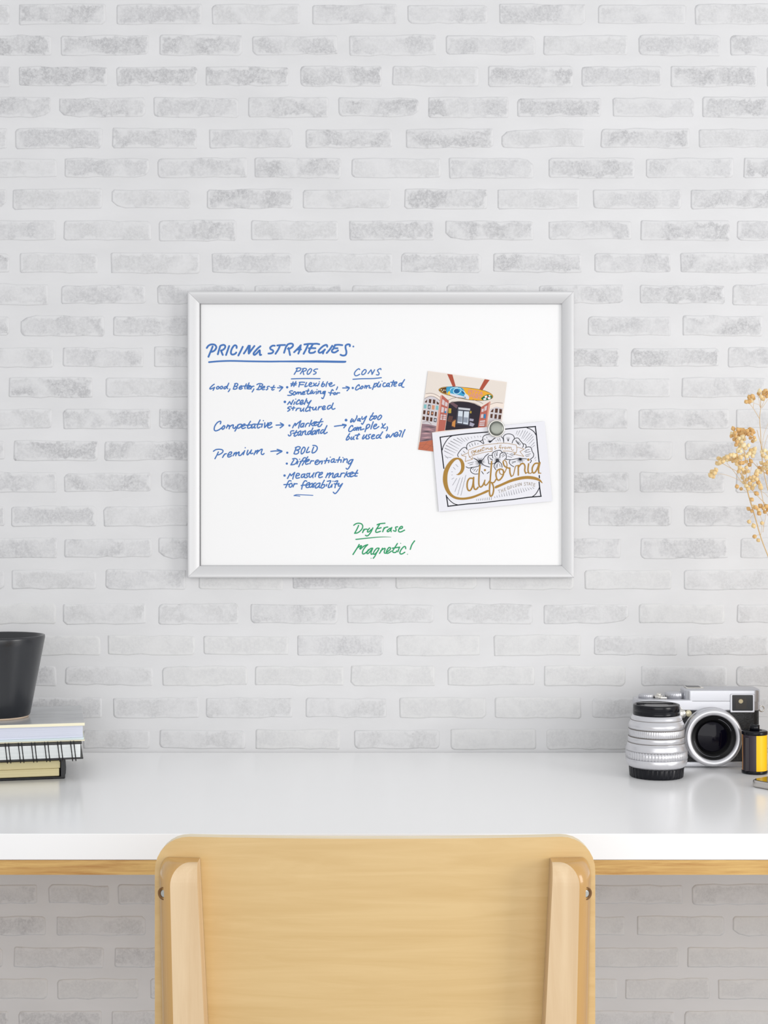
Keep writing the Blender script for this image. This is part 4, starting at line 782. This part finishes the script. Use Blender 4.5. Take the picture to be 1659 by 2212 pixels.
M().box(-rf * .98, -rf * .62, -rf * .82, -rf * .5, .0034, zf(1590)).obj('film_lip', mat('lip_felt', (40, 34, 40), .6), fc, bevel=.0008)
# ---------------------------------------------------------------- phone
ph = thing('smartphone', 'silver edged smartphone lying on the desk at the right edge of the picture', 'phone', ((1617 - CX) * 1.540 / F, CAMY + 1.540, .75), R(-52))
m_ph = mat('silver_phone_edge', (200, 196, 192), .25, .9)
M().prism(rrect(0, .145, 0, .070, .010), .0002, .0074).obj('casing', m_ph, ph, bevel=.0022, seg=3)
M().prism(rrect(.002, .143, .002, .068, .009), .0072, .0078).obj('screen', mat('phone_glass', (20, 16, 12), .05, 0, .8), ph)
# ---------------------------------------------------------------- vase with dried flowers (the vase itself stands just outside the frame)
vy = -.125; kv = (vy - CAMY) / F
vase = thing('vase', 'plain sand coloured vase just outside the right edge holding the dried flowers', 'vase', ((1748 - CX) * kv, vy, .75))
M().lathe([(.024, 0), (.028, .002), (.036, .03), (.037, .06), (.030, .10), (.020, .128), (.021, .140), (.019, .140), (.018, .128), (.027, .10), (.033, .06), (.030, .01), (.0002, .006)], n=64, caps=False).obj('vase_body', mat('sand_stoneware', (206, 184, 160), .6), vase)
m_stem = mat('dried_stem', (214, 182, 132), .7); m_bud = [noise_mat('dried_bud_%s' % n, a, b, 500, .75, .3, dist=.0003) for n, a, b in (('gold', (226, 188, 128), (206, 162, 100)), ('straw', (238, 212, 160), (222, 190, 134)), ('cream', (247, 232, 190), (232, 208, 158)))]
for bm_ in m_bud:
    bm_.node_tree.nodes['Principled BSDF'].inputs['Subsurface Weight'].default_value = .15
    bm_.node_tree.nodes['Principled BSDF'].inputs['Subsurface Scale'].default_value = .004
fb = thing('dried_flower_bunch', 'bunch of dried golden seed-pod stems reaching in from the right edge against the wall', 'dried flowers', ((1740 - CX) * kv, vy, .86))
def P3(u, v, dy=0): return px(u, v, vy + dy)
STEMS = """1738,1420 1700,1325 1668,1225 1645,1165 1632,1120 1620,1080 1610,1045 1600,1022|2.6
1643,848 1643,880 1641,905 1643,935 1645,975 1650,1020 1662,1070 1685,1160 1730,1420|1.7
1742,1420 1735,1250 1725,1100 1705,1000 1690,930|1.8
1616,868 1627,882 1641,905|1.0
1628,862 1628,872 1627,882|.8
1628,871 1636,873 1642,876|.7
1654,852 1650,868 1644,880|.8
1659,862 1651,874 1645,882|.8
1636,850 1640,866 1642,880|.8
1635,929 1641,950 1648,975 1658,1010 1672,1060 1690,1150|1.5
1600,1022 1580,1012 1562,1002 1552,1000|1.2
1540,1026 1560,1024 1590,1034 1606,1045|.8
1570,1000 1585,1018 1605,1045|1.0
1595,950 1605,970 1612,1000 1612,1045|1.3
1605,972 1635,1008 1662,1030 1690,1075|1.4
1590,985 1600,1010 1610,1050|1.0
1615,1050 1640,1075 1660,1098 1700,1160|1.6
1635,1000 1640,1035 1646,1070 1652,1100|1.2
1618,1127 1622,1118 1627,1112|.7
1630,1160 1637,1156 1644,1154|.7
1646,1132 1645,1145 1643,1156|.7
1640,1108 1646,1124 1650,1140|.8
1657,1105 1652,1125 1648,1150|.8
1592,1051 1602,1056 1612,1062|.7
1625,1079 1622,1090|.6
1659,915 1650,940 1645,975|.7
1665,925 1655,950 1647,980|.7
1640,1058 1658,1072 1680,1110|.8
1612,930 1608,955 1610,1000|.9
1625,985 1622,1015 1614,1050|.8"""
for line in STEMS.split('\n'):
    s, wd = line.split('|'); pts = [tuple(map(float, p.split(','))) for p in s.split()]; d0 = rnd.uniform(-.012, .012) if float(wd) < 1.5 else rnd.uniform(-.004, .004)
    n = len(pts); P = catmull([P3(u, v, d0 * (1 - i / n)) for i, (u, v) in enumerate(pts)], 4)
    M().tube(P, [float(wd) * .5 * kv * (.7 + .5 * i / len(P)) for i in range(len(P))], 6).obj('stem', m_stem, fb, world=True)
def bud_mesh(k):
    m = M(); L = 5.6 * kv; rw = 4.3 * kv
    prof_ = [(.0001, -L)] + [(rw * math.sin(math.pi * t) ** .8 * (1 + .12 * math.sin(3 * t)), -L + 2 * L * t) for t in (.12, .28, .45, .6, .75, .88)] + [(rw * .2, L * .98), (.0001, L * 1.08)]
    m.lathe(prof_, n=8, caps=False); return m
protos = []
pend = []
CL = [  # centre, half spread, count, shade
 ('1612,868 1619,858 1623,866 1628,861 1618,867 1625,856', 0), ('1639,850 1644,857 1650,850 1653,845 1657,855 1648,861 1641,845 1660,848', 0),
 ('1584,926 1582,938 1588,935 1594,931 1600,929 1605,934 1598,938 1590,944 1586,949 1596,947 1604,943 1609,938 1592,954 1600,953 1608,949 1590,961 1598,960 1594,928 1602,936 1588,942 1580,942 1606,929', 0),
 ('1614,931 1620,928 1625,930 1617,938 1624,938 1629,945 1621,946 1626,953 1631,950 1628,934', 0),
 ('1602,955 1606,962 1598,967 1610,968 1600,975 1617,962 1622,973 1628,978 1618,980 1612,986 1626,985 1605,983 1595,973 1630,970', 2),
 ('1571,987 1578,983 1564,990 1556,992 1549,1001 1555,999 1562,997 1570,994 1585,989 1590,984 1594,992 1600,988 1575,992 1583,996 1552,990', 1),
 ('1535,1027 1538,1019 1544,1022 1547,1015 1541,1030', 1),
 ('1585,984 1592,1002 1598,1010 1605,1000 1612,997 1604,1014 1596,1018 1612,1010 1619,1004 1622,996 1608,1020 1616,1018 1600,1000 1590,996', 1),
 ('1646,976 1652,973 1658,978 1648,984 1655,988 1645,1000 1652,1003 1659,998 1640,1010 1647,1012 1655,1012 1636,1018 1661,1008 1664,990 1643,1020 1658,1020', 2),
 ('1607,1042 1613,1036 1620,1032 1626,1038 1620,1045 1612,1050 1628,1030 1634,1035 1630,1048 1638,1042 1642,1048 1616,1056 1625,1054 1604,1032 1634,1024', 1),
 ('1592,1051 1601,1056 1643,1053 1624,1079 1634,1066', 0), ('1617,1099 1624,1104 1632,1096 1638,1101 1643,1093 1649,1098 1655,1094 1640,1109 1652,1106 1659,1101 1662,1112 1628,1094', 0),
 ('1618,1127 1646,1130 1630,1159 1638,1167 1628,1136', 1)]
root_inv = Vector(fb.location)
for s, sh_ in CL:
    for p in s.split():
        u, v = map(float, p.split(',')); pend.append((u, v, sh_))
for i in range(46): pend.append((rnd.uniform(1672, 1800), rnd.uniform(860, 1110), rnd.choice((0, 1, 2))))
for i, (u, v, s_) in enumerate(pend):
    s_ = s_ if rnd.random() < .7 else rnd.choice((0, 1, 2))
    loc = Vector(P3(u, v, rnd.uniform(-.012, .012))) - root_inv; rot = (rnd.uniform(-.9, .9), rnd.uniform(-.9, .9), rnd.uniform(0, 6)); q = rnd.uniform(.85, 1.2)
    while len(protos) <= 2: protos.append(None)
    if protos[s_] is None:
        o = bud_mesh(s_).obj('seed_pod', m_bud[s_], fb); o.location = loc; o.rotation_euler = rot; protos[s_] = o
    else: copy_child(protos[s_], fb, loc, rot, (q, q, q * rnd.uniform(.9, 1.1)))
for k in range(10):                                                    # stems of the part of the bunch beyond the frame
    u = 1680 + k * 13; P = catmull([P3(1745, 1420), P3(1735 + (u - 1735) * .4, 1200, rnd.uniform(-.01, .01)), P3(u, 900 + rnd.uniform(-30, 60), rnd.uniform(-.02, .02))], 5)
    M().tube(P, .0005, 6).obj('stem', m_stem, fb, world=True)
